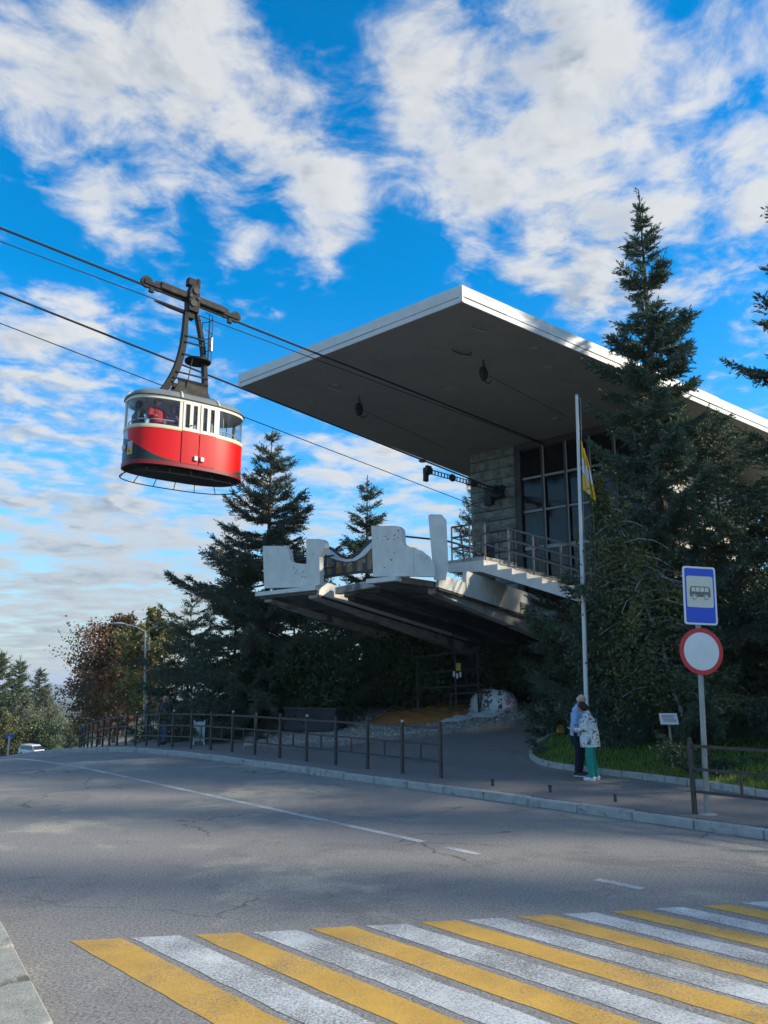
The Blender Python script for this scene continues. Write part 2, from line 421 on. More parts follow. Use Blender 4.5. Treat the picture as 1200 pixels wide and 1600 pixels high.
# painted markings: sheets lying on the road
def paintmat(name, col, under, lo, hi):
    m = bpy.data.materials.new(name); m.use_nodes = True; t = m.node_tree; b = t.nodes['Principled BSDF']
    pos = N(t, 'ShaderNodeNewGeometry').outputs['Position']
    def noise(s, d, r, off=0):
        n = N(t, 'ShaderNodeTexNoise'); n.inputs['Scale'].default_value = s; n.inputs['Detail'].default_value = d; n.inputs['Roughness'].default_value = r
        t.links.new(vmath(t, 'ADD', pos, (off, off, 0)).outputs[0], n.inputs['Vector']); return n.outputs[0]
    f = math_(t, 'ADD', math_(t, 'MULTIPLY', noise(46, 5, .75), .75), math_(t, 'MULTIPLY', noise(1.3, 4, .6, 3), .35))
    worn = mrange(t, f, lo, hi)
    c = mixc(t, worn, col, under)
    k = mrange(t, noise(2.2, 5, .65, 8), .3, .7, .78, 1.12, False)
    s2 = vmath(t, 'SCALE', c); t.links.new(k, s2.inputs['Scale'])
    t.links.new(s2.outputs[0], b.inputs['Base Color']); b.inputs['Roughness'].default_value = .75
    bp = N(t, 'ShaderNodeBump'); bp.inputs['Strength'].default_value = .5; bp.inputs['Distance'].default_value = .01
    t.links.new(noise(60, 4, .7), bp.inputs['Height']); t.links.new(bp.outputs[0], b.inputs['Normal'])
    MATS[name] = m; return m
M_YEL = paintmat('yellow_road_paint', (.60, .345, .06), (.20, .175, .13), .52, .72)
M_WHT = paintmat('white_road_paint', (.58, .60, .58), (.21, .205, .195), .47, .66)
M_WORN = paintmat('worn_white_road_paint', (.52, .54, .52), (.17, .175, .18), .50, .66)
def onroad(u, v, z=.003):
    d = pdir(u, v); return CAM+d*((z-CZ)/d.z)
tops = [(108, 1470), (205, 1465), (303, 1460.5), (395, 1456.5), (485, 1450.5), (570, 1446.5), (655, 1441), (728, 1437), (808, 1432), (878, 1428), (952, 1424), (1020, 1419.5), (1095, 1415), (1160, 1410.5), (1236, 1406)]
wid = [82, 77, 72, 70, 66, 64, 60, 57, 54, 52, 49, 47, 45, 44, 42]
for i, ((u, v), w) in enumerate(zip(tops, wid)):
    a = onroad(u, v); b = onroad(u+w*.99, v-(.05*w))
    ln = 4.1; mb = MB(); r = random.Random(i)
    k = 26
    dv = Vector((.690, -.724, 0))
    L = [a+dv*(ln*j/k)+RN*r.uniform(-.008, .008) for j in range(k+1)]; Rr = [b+dv*(ln*j/k)+RN*r.uniform(-.008, .008) for j in range(k+1)]
    mb.add(L+Rr, [(j, j+1, k+2+j, k+1+j) for j in range(k)])
    o = mb.build('crosswalk_stripe', M_YEL if i % 2 == 0 else M_WHT, road)
# broken centre line
def line_strip(s0, s1, n0, n1, w, m, name):
    mb = MB(); k = max(2, int((s1-s0)/1.0)); V = []
    for j in range(k+1):
        s = s0+(s1-s0)*j/k; n = n0+(n1-n0)*j/k
        for e in (-w/2, w/2):
            p = xy(s, n+e); V.append((p.x, p.y, prof(s)+.0035))
    mb.add(V, [(2*j, 2*j+1, 2*j+3, 2*j+2) for j in range(k)]); mb.build(name, m, road)
line_strip(8.02, 34, 8.04, 8.6, .13, M_WHT, 'lane_line')
line_strip(7.0, 7.55, 8.0, 8.02, .12, M_WORN, 'lane_line'); line_strip(4.75, 5.3, 8.0, 8.0, .12, M_WORN, 'lane_line')

# ------------------------------------------------------------------ lawn, its edging, gravel bed
M_LAWN = mat('lawn_soil', (.035, .06, .012), .95, var=.4, vscale=3, bump=.6, bscale=30)
M_GRASS = leafmat('grass_blade', (.14, .29, .018), (.30, .45, .045), .45, c3=(.22, .30, .045), tscale=1.1)
edge_px = [(1330, 1262), (1200, 1233), (1130, 1224), (1060, 1216), (980, 1207), (930, 1201), (880, 1196), (845, 1191), (826, 1183), (822, 1176), (828, 1167), (842, 1157), (862, 1146), (884, 1138)]
edge = [at_ground(u, v, .10) for (u, v) in edge_px]
edge = [Vector((*p.xy, 0)) for p in edge]
def resample(pts, step):
    out = [pts[0]]; acc = 0
    for a, b in zip(pts, pts[1:]):
        L = (b-a).length; t = step-acc
        while t <= L:
            out.append(a+(b-a)*(t/L)); t += step
        acc = L-(t-step)
    return out
# smooth the outline a little
for _ in range(2): edge = [edge[0]]+[(edge[i-1]+edge[i]*2+edge[i+1])/4 for i in range(1, len(edge)-1)]+[edge[-1]]
est = resample(edge, .5)
lk = tag(bpy.data.objects.new('lawn_edging', None), kind='structure'); COL.objects.link(lk)
me_e = MB().box((0, 0, -.1), (.488, .08, .2), bev=.01).mesh('edging_stone'); me_e.materials.append(M_KERB)
for a, b in zip(est, est[1:]):
    c = (a+b)/2; d = b-a; o = bpy.data.objects.new('edging_stone', me_e); COL.objects.link(o); o.parent = lk
    sl = zg(b.x, b.y)-zg(a.x, a.y)
    o.location = (c.x, c.y, zg(c.x, c.y)+.125); o.rotation_euler = (0, -math.atan2(sl, d.length), math.atan2(d.y, d.x))
far = [xy(14.6, 23.0), xy(4, 23.4), xy(-6, 23.4), xy(-6, 16.2)]
lawn_poly = [Vector((p.x, p.y)) for p in est]+[Vector((p.x, p.y)) for p in far]
def inside(x, y, poly):
    c = False; j = len(poly)-1
    for i in range(len(poly)):
        a, b = poly[i], poly[j]
        if (a.y > y) != (b.y > y) and x < (b.x-a.x)*(y-a.y)/(b.y-a.y)+a.x: c = not c
        j = i
    return c
def polysheet(name, poly, off, m, step=.5):
    bm = bmesh.new(); f = bm.faces.new([bm.verts.new((p.x, p.y, 0)) for p in poly])
    bmesh.ops.triangulate(bm, faces=[f])
    lo = Vector((min(p.x for p in poly), min(p.y for p in poly))); hi = Vector((max(p.x for p in poly), max(p.y for p in poly)))
    for ax, nrm in ((0, (1, 0, 0)), (1, (0, 1, 0))):
        q = lo[ax]+step
        while q < hi[ax]:
            co = [0, 0, 0]; co[ax] = q
            bmesh.ops.bisect_plane(bm, geom=bm.verts[:]+bm.edges[:]+bm.faces[:], plane_co=co, plane_no=nrm); q += step
    for v in bm.verts: v.co.z = zg(v.co.x, v.co.y)+off
    bmesh.ops.recalc_face_normals(bm, faces=bm.faces)
    me = bpy.data.meshes.new(name); bm.to_mesh(me); bm.free()
    if sum(p.normal.z for p in me.polygons) < 0: me.flip_normals()
    return tag(link(name, me, None, m, True), kind='structure')
polysheet('lawn', lawn_poly, .075, M_LAWN)
def blades(name, poly, cnt, h0, h1, w, off, m, seed, keep=None):
    r = np.random.default_rng(seed); V = []
    xs = [p.x for p in poly]; ys = [p.y for p in poly]
    P = np.column_stack([r.uniform(min(xs), max(xs), cnt*3), r.uniform(min(ys), max(ys), cnt*3)])
    pts = []
    for x, y in P:
        if len(pts) >= cnt: break
        if inside(x, y, poly) and (keep is None or keep(x, y, r)): pts.append((x, y, zg(x, y)+off))
    P = np.array(pts); k = len(P); a = r.uniform(0, 2*np.pi, k); h = r.uniform(h0, h1, k)
    lean = r.uniform(-.6, .6, (k, 2))*h[:, None]
    dx = np.column_stack([np.cos(a)*w, np.sin(a)*w, np.zeros(k)])
    tip = P+np.column_stack([lean, h]); V = np.stack([P-dx, P+dx, tip], 1).reshape(-1, 3)
    return tag(link(name, npmesh(name, V, np.arange(3*k).reshape(-1, 3)), None, m), kind='stuff')
def near_lawn(x, y, r):
    s, n = sn(x, y); return r.random() < max(.12, 1-(n-15)/7)
g = blades('grass', lawn_poly, 70000, .05, .15, .008, .07, M_GRASS, 3, near_lawn)
tag(g, 'bright green mown grass of the lawn behind the two people', 'grass')

M_GRAV = mat('gravel_ground', (.34, .31, .27), .95, var=.35, vscale=30, bump=1, bscale=60)
gp = [(380, 1172), (480, 1167), (600, 1158), (700, 1147), (800, 1133), (884, 1120)]
gfront = [at_ground(u, v) for u, v in gp]
gback = [xy(16.0, 23.3), xy(25.5, 23.3), xy(27, 17.5)]
grav_poly = [Vector(p.xy) for p in gfront]+[Vector(p.xy) for p in gback]
polysheet('gravel_bed', grav_poly, .03, M_GRAV)
M_PEB = mat('pebble', (.46, .42, .36), .9, island=.55)
def pebbles(name, poly, cnt, r0, r1, off, seed):
    r = np.random.default_rng(seed); xs = [p.x for p in poly]; ys = [p.y for p in poly]; P = []
    while len(P) < cnt:
        x, y = r.uniform(min(xs), max(xs)), r.uniform(min(ys), max(ys))
        if inside(x, y, poly): P.append((x, y, zg(x, y)+off))
    P = np.array(P); s = r.uniform(r0, r1, (cnt, 3)); s[:, 2] *= .7
    base = np.array([(1, 0, 0), (0, 1, 0), (-1, 0, 0), (0, -1, 0), (0, 0, 1), (0, 0, -1)], float)
    a = r.uniform(0, 6.28, cnt); ca, sa = np.cos(a), np.sin(a)
    V = base[None]*s[:, None]; X = V[..., 0]*ca[:, None]-V[..., 1]*sa[:, None]; Y = V[..., 0]*sa[:, None]+V[..., 1]*ca[:, None]
    V = np.stack([X, Y, V[..., 2]], -1)+P[:, None]
    T = np.array([(0, 1, 4), (1, 2, 4), (2, 3, 4), (3, 0, 4), (1, 0, 5), (2, 1, 5), (3, 2, 5), (0, 3, 5)])
    T = (T[None]+(np.arange(cnt)*6)[:, None, None]).reshape(-1, 3)
    return link(name, npmesh(name, V.reshape(-1, 3), T), None, M_PEB)
tag(pebbles('gravel', grav_poly, 8000, .015, .05, .035, 5), 'loose grey gravel spread under the raised concrete platform', 'gravel', kind='stuff')
gs = resample([Vector((*p.xy, 0)) for p in gfront], .8)
ge = tag(bpy.data.objects.new('gravel_edging', None), kind='structure'); COL.objects.link(ge)
me_g = MB().box((0, 0, -.09), (.788, .1, .24), bev=.012).mesh('edging_stone'); me_g.materials.append(mat('edging_concrete', (.22, .215, .20), .9, var=.25, vscale=6, bump=.5))
for a, b in zip(gs, gs[1:]):
    c = (a+b)/2; d = b-a; o = bpy.data.objects.new('edging_stone', me_g); COL.objects.link(o); o.parent = ge
    sl = zg(b.x, b.y)-zg(a.x, a.y)
    o.location = (c.x, c.y, zg(c.x, c.y)+.10); o.rotation_euler = (0, -math.atan2(sl, d.length), math.atan2(d.y, d.x))

# ------------------------------------------------------------------ far hills
def ridge(name, pts, zb, m, depth=900):
    V = []; k = len(pts)
    for (x, y, z) in pts: V += [(x, y-depth*.6, zb), (x, y-depth*.25, zb+(z-zb)*.55), (x, y, z), (x, y+depth*.5, zb)]
    Fc = [(4*i+j, 4*i+4+j, 4*i+5+j, 4*i+1+j) for i in range(k-1) for j in range(3)]
    me = bpy.data.meshes.new(name); me.from_pydata(V, [], Fc); me.update(); return tag(link(name, me, None, m, True), kind='structure')
M_HILL = mat('wooded_hill', (.055, .085, .045), .95, var=.35, vscale=.02, col2=(.10, .12, .05), c2lo=.5, c2hi=.6, c2scale=.006)
rr = random.Random(4)
ridge('far_hills', [(x, 3600+rr.uniform(-150, 150), -8+22*math.sin(x*.0017+1.2)+rr.uniform(-5, 5)) for x in range(-6000, 6001, 120)], -95, M_HILL)
ridge('near_hills', [(x, 2300+rr.uniform(-100, 100), -40+16*math.sin(x*.003+.4)+rr.uniform(-3, 3)) for x in range(-5000, 5001, 90)], -95, mat('field_hill', (.11, .12, .06), .95, var=.3, vscale=.03, col2=(.16, .15, .08), c2lo=.48, c2hi=.55, c2scale=.008), 700)

# ================================================================== CABLE CAR STATION
PA = Vector((.743, -.669, 0)).normalized()
PB = Vector((PA.y, -PA.x, 0))                      # outwards, towards the road
UP = Vector((0, 0, 1))
ZW = CZ+8.2; SLOPE = .11
TW = CAM+pdir(735, 712)*(8.2/pdir(735, 712).z); TW.z = 0
def P(p, q, z): return TW+PA*p+PB*q+UP*z
def pq(v): d = Vector((v.x, v.y, 0))-TW; return d.dot(PA), d.dot(PB)
def soff(q): return ZW+SLOPE*q
SN = (UP-PB*SLOPE).normalized(); S0 = P(0, 0, ZW)
def at_soffit(u, v): return at_plane(u, v, S0, SN)
def at_q(u, v, q): return at_plane(u, v, P(0, q, 0), PB)
station = thing('cable_car_station', P(3.5, 0, 0), 0, 'concrete and stone cable car station with huge slanted canopy and raised platform', 'building')
M_SOFF = mat('soffit_plaster', (.315, .31, .28), .85, var=.08, vscale=.9, col2=(.29, .288, .262), c2lo=.5, c2hi=.75, c2scale=.35, bump=.15, bscale=8)
M_FASC = mat('fascia_metal', (.70, .68, .63), .5, var=.05, vscale=2, spec=.4, bump=.35, bscale=1.3, col2=(.52, .53, .53), c2lo=.5, c2hi=.8, c2scale=.6)
M_WHITE = mat('white_render', (.72, .70, .63), .85, var=.10, vscale=3, col2=(.30, .31, .29), c2lo=.60, c2hi=.78, c2scale=2.3, bump=.3, bscale=18, detail=9)
M_CONC = mat('stained_concrete', (.40, .39, .35), .9, var=.22, vscale=3, col2=(.13, .13, .12), c2lo=.5, c2hi=.68, c2scale=1.6, bump=.5, bscale=20, detail=9)
M_UNDER = mat('shade_dark_concrete', (.06, .06, .055), .95, var=.25, vscale=2, bump=.4, bscale=10)  # darkened well below plain concrete so the undercroft reads as deep shade
M_STONE = mat('green_grey_stone', (.25, .265, .235), .9, var=.3, vscale=4, col2=(.12, .135, .12), c2lo=.46, c2hi=.7, c2scale=2.5, bump=1, bscale=9)
M_LIMES = mat('pale_limestone', (.52, .49, .42), .9, var=.2, vscale=3, bump=.8, bscale=10)
M_STEEL = mat('dark_steel', (.055, .05, .047), .55, metal=.3, var=.2, vscale=6)
M_IRON = mat('brown_painted_iron', (.060, .048, .040), .6, var=.25, vscale=8, col2=(.11, .09, .075), c2lo=.6, c2hi=.75, c2scale=9)
M_BLACK = mat('black_iron', (.018, .018, .018), .6)
M_GREYM = mat('grey_rail', (.20, .19, .18), .5, metal=.5, var=.2, vscale=9)

# canopy: sloping slab with a sheet-metal fascia made of separate panels
C_, L_ = at_soffit(722, 472), at_soffit(375, 605)
Mk, Dk = at_soffit(735, 745), at_soffit(1150, 655)
pl, ql = pq(L_); pc, qc = pq(C_); pm, qm = pq(Mk); pd_, qd = pq(Dk)
qf = (ql+qc)/2
QB = -9.0
def edge_l(q): return pl+(pm-pl)*(q-ql)/(qm-ql)
def edge_r(q): return pc+(pd_-pc)*(q-qc)/(qd-qc)
TH = .43
cor = [(edge_l(qf), qf), (edge_r(qf), qf), (edge_r(QB), QB), (edge_l(QB), QB)]
mb = MB()
low = [P(p, q, soff(q)) for p, q in cor]; mb.prism(low, UP*(TH-.03))
canopy = mb.build('canopy_roof', M_SOFF, station, recalc=True)
def fascia(p0, p1, nrm, k, rnd):
    nrm = nrm.normalized(); d = p1-p0
    for i in range(k):
        a, b = p0+d*(i/k)+d.normalized()*.004, p0+d*((i+1)/k)-d.normalized()*.004
        o1 = nrm*(.05+rnd.uniform(0, .012)); o2 = nrm*(.055+rnd.uniform(-.02, .012)); m1 = nrm*rnd.uniform(.02, .075)
        hh = UP*.14
        mid = (a+b)/2
        t = nrm*.008
        V = [a+o1+hh, b+o1+hh, b+o2+UP*TH, a+o2+UP*TH, mid+m1+UP*(hh.z+(TH-hh.z)*.5)]
        q = MB().add(V+[v-t*3 for v in V[:4]], [(0, 1, 4), (1, 2, 4), (2, 3, 4), (3, 0, 4), (5, 8, 7, 6), (0, 5, 6, 1), (3, 2, 7, 8), (0, 3, 8, 5), (1, 6, 7, 2)])
        q.build('fascia_panel', M_FASC, canopy)
        # lower drip strip, set back
        q = MB().box((a+b)/2+UP*.065+nrm*.02, ((b-a).length, .035, .125), (d.normalized(), nrm, UP))
        q = MB(); e = nrm*.035
        q.add([a-UP*.012, b-UP*.012, b+UP*.13, a+UP*.13, a-UP*.012+e, b-UP*.012+e, b+UP*.13+e, a+UP*.13+e], [(0, 3, 2, 1), (4, 5, 6, 7), (0, 1, 5, 4), (3, 7, 6, 2), (0, 4, 7, 3), (1, 2, 6, 5)])
        q.build('drip_strip', M_FASC, canopy)
rf = random.Random(11)
fascia(low[0], low[1], PB, 6, rf)
fascia(low[1], low[2], (low[2]-low[1]).cross(UP), 13, rf)
fascia(low[3], low[0], (low[0]-low[3]).cross(UP), 12, rf)
for c_ in (low[0], low[1]):
    MB().box(c_+UP*(TH/2-.004), (.10, .10, TH+.006), (PA, PB, UP)).build('fascia_corner', M_FASC, canopy)
q = MB(); q.prism([v+UP*(TH-.029) for v in low], UP*.02); q.build('roof_sheet', M_FASC, canopy)
# recessed soffit lamps: shallow dishes
for (u, v) in [(708, 612), (613, 680), (858, 575), (598, 558), (748, 512), (835, 545), (775, 660), (665, 670), (870, 655), (660, 720), (490, 630), (525, 603)]:
    c = at_soffit(u, v); q = MB(); rad = .34 if (u, v) == (708, 612) else .14
    q.tube([c+SN*.02, c-SN*.03, c-SN*.05], [rad, rad, rad*.55], 20); q.build('soffit_lamp', mat('lamp_dish', (.30, .29, .26), .7) if rad < .3 else M_SOFF, canopy, True)
for (u, v) in [(722, 548), (750, 512), (525, 605)]:
    a = at_soffit(u-13, v-3)-SN*.01; b = at_soffit(u+14, v+2)-SN*.01
    q = MB(); q.tube([a, a-SN*.06, (a+b)/2-SN*.10, b-SN*.08, b], .022, 6); q.build('soffit_hook', M_STEEL if u == 722 else M_SOFF, canopy, True)

# stone tower: courses of rough blocks
DZ = 4.3                                            # floor level behind the platform
def rough_block(nm, w, h, d, seed, amp=.05):
    r = random.Random(seed); bm = bmesh.new()
    k, l = 5, 3; V = []
    for j in range(l+1):
        for i in range(k+1):
            e = i in (0, k) or j in (0, l)
            x = -w/2+w*i/k; z = -h/2+h*j/l
            bulge = amp*(math.sin(math.pi*i/k)**.4)*(math.sin(math.pi*j/l)**.5) if not e else 0
            V.append((x, -d/2 if e else d/2*0-d/2+0, z) if False else (x, d/2-.03+(0 if e else bulge+r.uniform(-.02, .025)), z))
    n0 = len(V)
    V += [(-w/2, -d/2, -h/2), (w/2, -d/2, -h/2), (w/2, -d/2, h/2), (-w/2, -d/2, h/2)]
    Fc = [(j*(k+1)+i, j*(k+1)+i+1, (j+1)*(k+1)+i+1, (j+1)*(k+1)+i) for j in range(l) for i in range(k)]
    tr = l*(k+1)
    Fc += [tuple([n0+1, n0]+list(range(0, k+1))), tuple([n0+3, n0+2]+[tr+k-i for i in range(k+1)]),
           tuple([n0, n0+3]+[j*(k+1) for j in range(l, -1, -1)]), tuple([n0+2, n0+1]+[j*(k+1)+k for j in range(l+1)]), (n0, n0+1, n0+2, n0+3)]
    me = bpy.data.meshes.new(nm); me.from_pydata(V, [], Fc); me.update(); return me
TWD = 1.92
tower = MB().box(P(TWD/2, -.66, (ZW+3.2)/2+.1), (TWD-.02, 1.2, ZW-3.2-.1), (PA, PB, UP)).build('tower_wall', M_UNDER, station)
bl = {}
def block(w, h, seed, m):
    key = (round(w, 2), round(h, 2), seed % 4, m.name)
    if key not in bl: bl[key] = rough_block('stone_block', w-.02, h-.03, .12, seed % 4+10, .085); bl[key].materials.append(m)
    return bl[key]
invS = wmat(station).inverted()
def put(me, name, c, X, Y, parent):
    o = bpy.data.objects.new(name, me); COL.objects.link(o); o.parent = parent
    m = Matrix((X, Y, UP)).transposed().to_4x4(); m.translation = c
    o.matrix_local = invS @ m; return o
h = .385; z = ZW+.06; k = 0; rb = random.Random(3)
doorz = 6.95
while z > 4.0:
    z -= h; pat = rb.choice([(.34, 1.58), (.42, .95, .55), (1.3, .62), (.5, 1.42), (.8, .5, .62)]); x = 0
    for w in pat:
        k += 1; a, b = x, x+w; x += w
        if z < doorz-.2 and a < .93 and b > .62:      # door slot in the tower
            for (c0, c1) in ((a, .62), (.98, b)):
                if c1-c0 > .12: put(block(c1-c0, h, k, M_STONE), 'stone_block', P((c0+c1)/2, .0, z+h/2), -PA, PB, tower)
            continue
        put(block(w, h, k, M_STONE), 'stone_block', P((a+b)/2, 0, z+h/2), -PA, PB, tower)
MB().box(P(.80, -.03, 5.6), (.35, .04, 2.7), (PA, PB, UP)).build('door_slot', M_BLACK, tower)
# cable anchor box let into the tower
anch = MB().box(P(1.15, .12, 8.72), (.75, .3, .42), (PA, PB, UP)).box(P(.95, .2, 8.42), (.3, .3, .3), (PA, PB, UP)).build('anchor_box', M_BLACK, station)

# glazed wall
W0, W1 = TWD+.02, 7.05
gw = MB().box(P((W0+W1)/2, -.02, ZW-.13), (W1-W0, .16, .24), (PA, PB, UP)).box(P(W0+.12, -.02, 7.2), (.24, .16, 5.9), (PA, PB, UP)).build('window_wall', M_STEEL, station)
M_GLASS = glassmat('old_window_glass', (.42, .45, .38), .03, .08)
M_MULL = mat('mullion_paint', (.34, .34, .33), .6, var=.1)
cols = [W0+.26, 3.06, 3.95, 4.84, 5.73, 6.62, 7.05]; rows = [4.3, 5.15, 6.35, 7.35, 8.75, ZW-.25]
rows = [4.25, 5.45, 6.55, 7.85, 9.05, ZW-.25]
for i in range(len(cols)-1):
    for j in range(len(rows)-1):
        w, hh = cols[i+1]-cols[i], rows[j+1]-rows[j]
        MB().box(P((cols[i]+cols[i+1])/2, -.06, (rows[j]+rows[j+1])/2), (w-.06, .012, hh-.06), (PA, PB, UP)).build('pane', M_GLASS, gw)
for c in cols[1:]:
    MB().box(P(c, -.02, (rows[0]+rows[-1])/2), (.10, .12, rows[-1]-rows[0]), (PA, PB, UP)).build('mullion', M_STEEL, gw)
    MB().box(P(c+.055, .035, (rows[0]+rows[-1])/2), (.035, .03, rows[-1]-rows[0]), (PA, PB, UP)).build('mullion_edge', M_MULL, gw)
for j, z in enumerate(rows[1:-1]):
    for i in range(len(cols)-1):
        MB().box(P((cols[i]+cols[i+1])/2, -.02, z), (cols[i+1]-cols[i]-.10, .08, .07 if j != 1 else .12), (PA, PB, UP)).build('transom', M_MULL, gw)
# room behind the glass and the sunlit side wall of pale blocks
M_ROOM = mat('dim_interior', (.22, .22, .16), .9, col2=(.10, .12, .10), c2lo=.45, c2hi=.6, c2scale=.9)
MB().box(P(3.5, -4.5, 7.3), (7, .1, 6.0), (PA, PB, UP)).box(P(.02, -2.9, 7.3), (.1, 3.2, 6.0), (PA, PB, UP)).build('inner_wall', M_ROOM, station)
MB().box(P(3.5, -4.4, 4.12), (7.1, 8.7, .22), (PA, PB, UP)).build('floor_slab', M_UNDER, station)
side = MB().box(P(7.14, -4.4, 6.35), (.14, 8.7, 8.1), (PA, PB, UP)).build('side_wall', M_UNDER, station)
z = soff(-4)-.9; k = 0
while z > 2.9:
    z -= .42; x = -8.7+(.35 if k % 2 else 0)
    while x < -.1:
        w = min(.9, .0-x); k += 1
        put(block(w, .42, k, M_LIMES), 'stone_block', P(7.26, x+w/2, z+.21), PB, PA, side); x += w
    k += 1

# raised platform: deck, cantilever beams, parapets
M_DECK = mat('shaded_underside_concrete', (.15, .147, .135), .9, var=.25, vscale=2.5, col2=(.07, .07, .065), c2lo=.45, c2hi=.65, c2scale=1.2, bump=.4, bscale=14)  # concrete colour darkened to stand for the shade under the deck
ZD = 4.78; DS = .115; DSL = .150                       # deck level at its lip, fall of the two jetties towards the wall
def dz(q): return ZD-DS*(7.6-q)
def dzl(q): return ZD-.03-DSL*(7.6-q)
def slab(name, plan, zf, th=.16):
    V = [P(p, q, zf(q)) for p, q in plan]; V2 = [v-UP*th for v in V]; n = len(V)
    return MB().add(V+V2, [tuple(range(n)), tuple(range(2*n-1, n-1, -1))]+[(i, n+i, n+(i+1) % n, (i+1) % n) for i in range(n)]).build(name, M_DECK, station, recalc=True)
slab('platform_deck', [(-2.75, 7.62), (-.25, 7.62), (-.25, -3.3), (-2.75, -3.3)], dzl)
slab('platform_deck', [(.10, 6.75), (2.2, 7.5), (2.25, 7.85), (3.1, 7.85), (3.65, 6.9), (3.65, 0.13), (.10, .13)], dz)
def beam(p, w, q0, q1, h0, h1, zoff=.16, name='cantilever_beam', m=M_CONC, zf=dz):
    V = []
    for q, hh in ((q0, h0), (q1, h1)):
        for s_ in (-w/2, w/2):
            V += [P(p+s_, q, zf(q)-zoff-.002), P(p+s_, q, zf(q)-zoff-hh)]
    MB().add(V, [(0, 1, 3, 2), (4, 6, 7, 5), (0, 4, 5, 1), (2, 3, 7, 6), (0, 2, 6, 4), (1, 5, 7, 3)]).build(name, m, station, recalc=True)
beam(-.45, .38, 7.5, -3.2, .10, .55, zf=dzl)
beam(-2.5, .35, 7.5, -3.2, .08, .5, zf=dzl)
beam(3.50, .28, 6.8, .2, .14, .62)
beam(.35, .28, 6.7, .2, .10, .30, m=M_UNDER)
beam(1.9, .3, 7.3, .2, .1, .5, m=M_UNDER)
# white cornice strips that run down the sides of the two jetties, drip rails under them
for p0, q0, q1, zf, ht in ((3.66, 6.85, .2, dz, .36), (-.24, 7.55, -3.2, dzl, .42)):
    a, b = P(p0+.05, q0, zf(q0)+.03), P(p0+.05, q1, zf(q1)+.03)
    kk = 5
    for i in range(kk):
        c0, c1 = a.lerp(b, i/kk+.003), a.lerp(b, (i+1)/kk-.003)
        MB().bar(c0, c1, .10, ht).build('deck_cornice', M_WHITE if i != 3 else M_CONC, station)
    MB().bar(a-UP*(ht/2+.05)+PA*.03, b-UP*(ht/2+.05)+PA*.03, .05, .05).build('drip_rail', M_STEEL, station)
# low wall behind the cornice, broken render
a, b = P(3.70, 5.6, dz(5.6)+.38), P(3.70, .3, dz(.3)+.38); MB().bar(a, b, .12, .35).build('flank_parapet', M_WHITE, station)

def parapet(name, pts, q, th, tilt=0):
    poly = [at_q(u, v, q) for u, v in pts]
    MB().prism(poly, -PB*th).build(name, M_WHITE, station, recalc=True)
def arc(u0, v0, u1, v1, k=6, convex=True):
    return [(u0+(u1-u0)*math.sin(t), v0+(v1-v0)*(1-math.cos(t))) if convex else (u0+(u1-u0)*(1-math.cos(t)), v0+(v1-v0)*math.sin(t)) for t in [math.pi/2*i/k for i in range(k+1)]]
parapet('parapet', [(413, 919), (410.5, 853)]+arc(440, 853, 453, 870)+arc(454, 876, 480, 881, 5, False)+[(481, 917)], 7.66, .14)
parapet('parapet', [(479, 917), (478.5, 842)]+arc(497, 842, 508, 850)+[(508, 856), (499, 870), (500, 914)], 7.70, .16)
parapet('parapet', [(583, 901), (580, 821.5)]+arc(617, 821.5, 627.5, 832)+arc(628, 847, 645, 855, 5, False)+[(646, 900)], 7.93, .16)
MB().box(P(-1.42, 7.68, ZD-.05), (2.75, .22, .12), (PA, PB, UP)).build('parapet_base', M_WHITE, station)
MB().box(P(2.75, 7.93, ZD-.07), (1.05, .24, .12), (PA, PB, UP)).build('parapet_base', M_WHITE, station)
# turned flank of the right-hand parapet and the tall end plate by the stair
def turned(name, pts, p0, ang, th=.1, m=None):
    d = (PA*math.cos(ang)-PB*math.sin(ang)).normalized(); nr = Vector((d.y, -d.x, 0))
    if nr.dot(CAM-p0) < 0: nr = -nr
    poly = [at_plane(u, v, p0, nr) for u, v in pts]
    return MB().prism(poly, -nr*th).build(name, m or M_WHITE, station, recalc=True)
p0 = P(3.30, 7.85, 5)
e0 = at_q(646.5, 880, 7.93); 
turned('parapet', [(646.5, 900), (646, 856), (660, 861), (672, 870), (679, 884), (680, 901)], e0, R(38), .14)
e1 = at_depth(680, 860, 20.6)
turned('end_plate', [(678, 906), (669, 806), (672, 803.5), (690, 804), (697, 812), (700, 880), (696, 906)], e1, R(30), .06)
# rails behind the parapets
def rail(pts, r=.028, m=None, name='handrail'): MB().tube(pts, r, 6).build(name, m or M_IRON, station, True)
rail([P(-2.6, 7.2, ZD+.95), P(.1, 7.2, ZD+.95)]); rail([P(-2.6, 7.2, ZD+.6), P(.1, 7.2, ZD+.6)]); rail([P(-2.9, 7.3, ZD+.6), P(-2.85, 7.4, ZD+.8), P(-2.6, 7.2, ZD+.95)])
rail([P(.1, 6.6, ZD+1.0), P(2.3, 7.3, ZD+1.05)]); rail([P(.1, 6.6, ZD+.7), P(2.3, 7.3, ZD+.72)])
rail([P(3.0, 7.5, ZD+1.15), P(3.8, 6.6, ZD+1.05), P(4.0, 5.6, ZD+.95)])

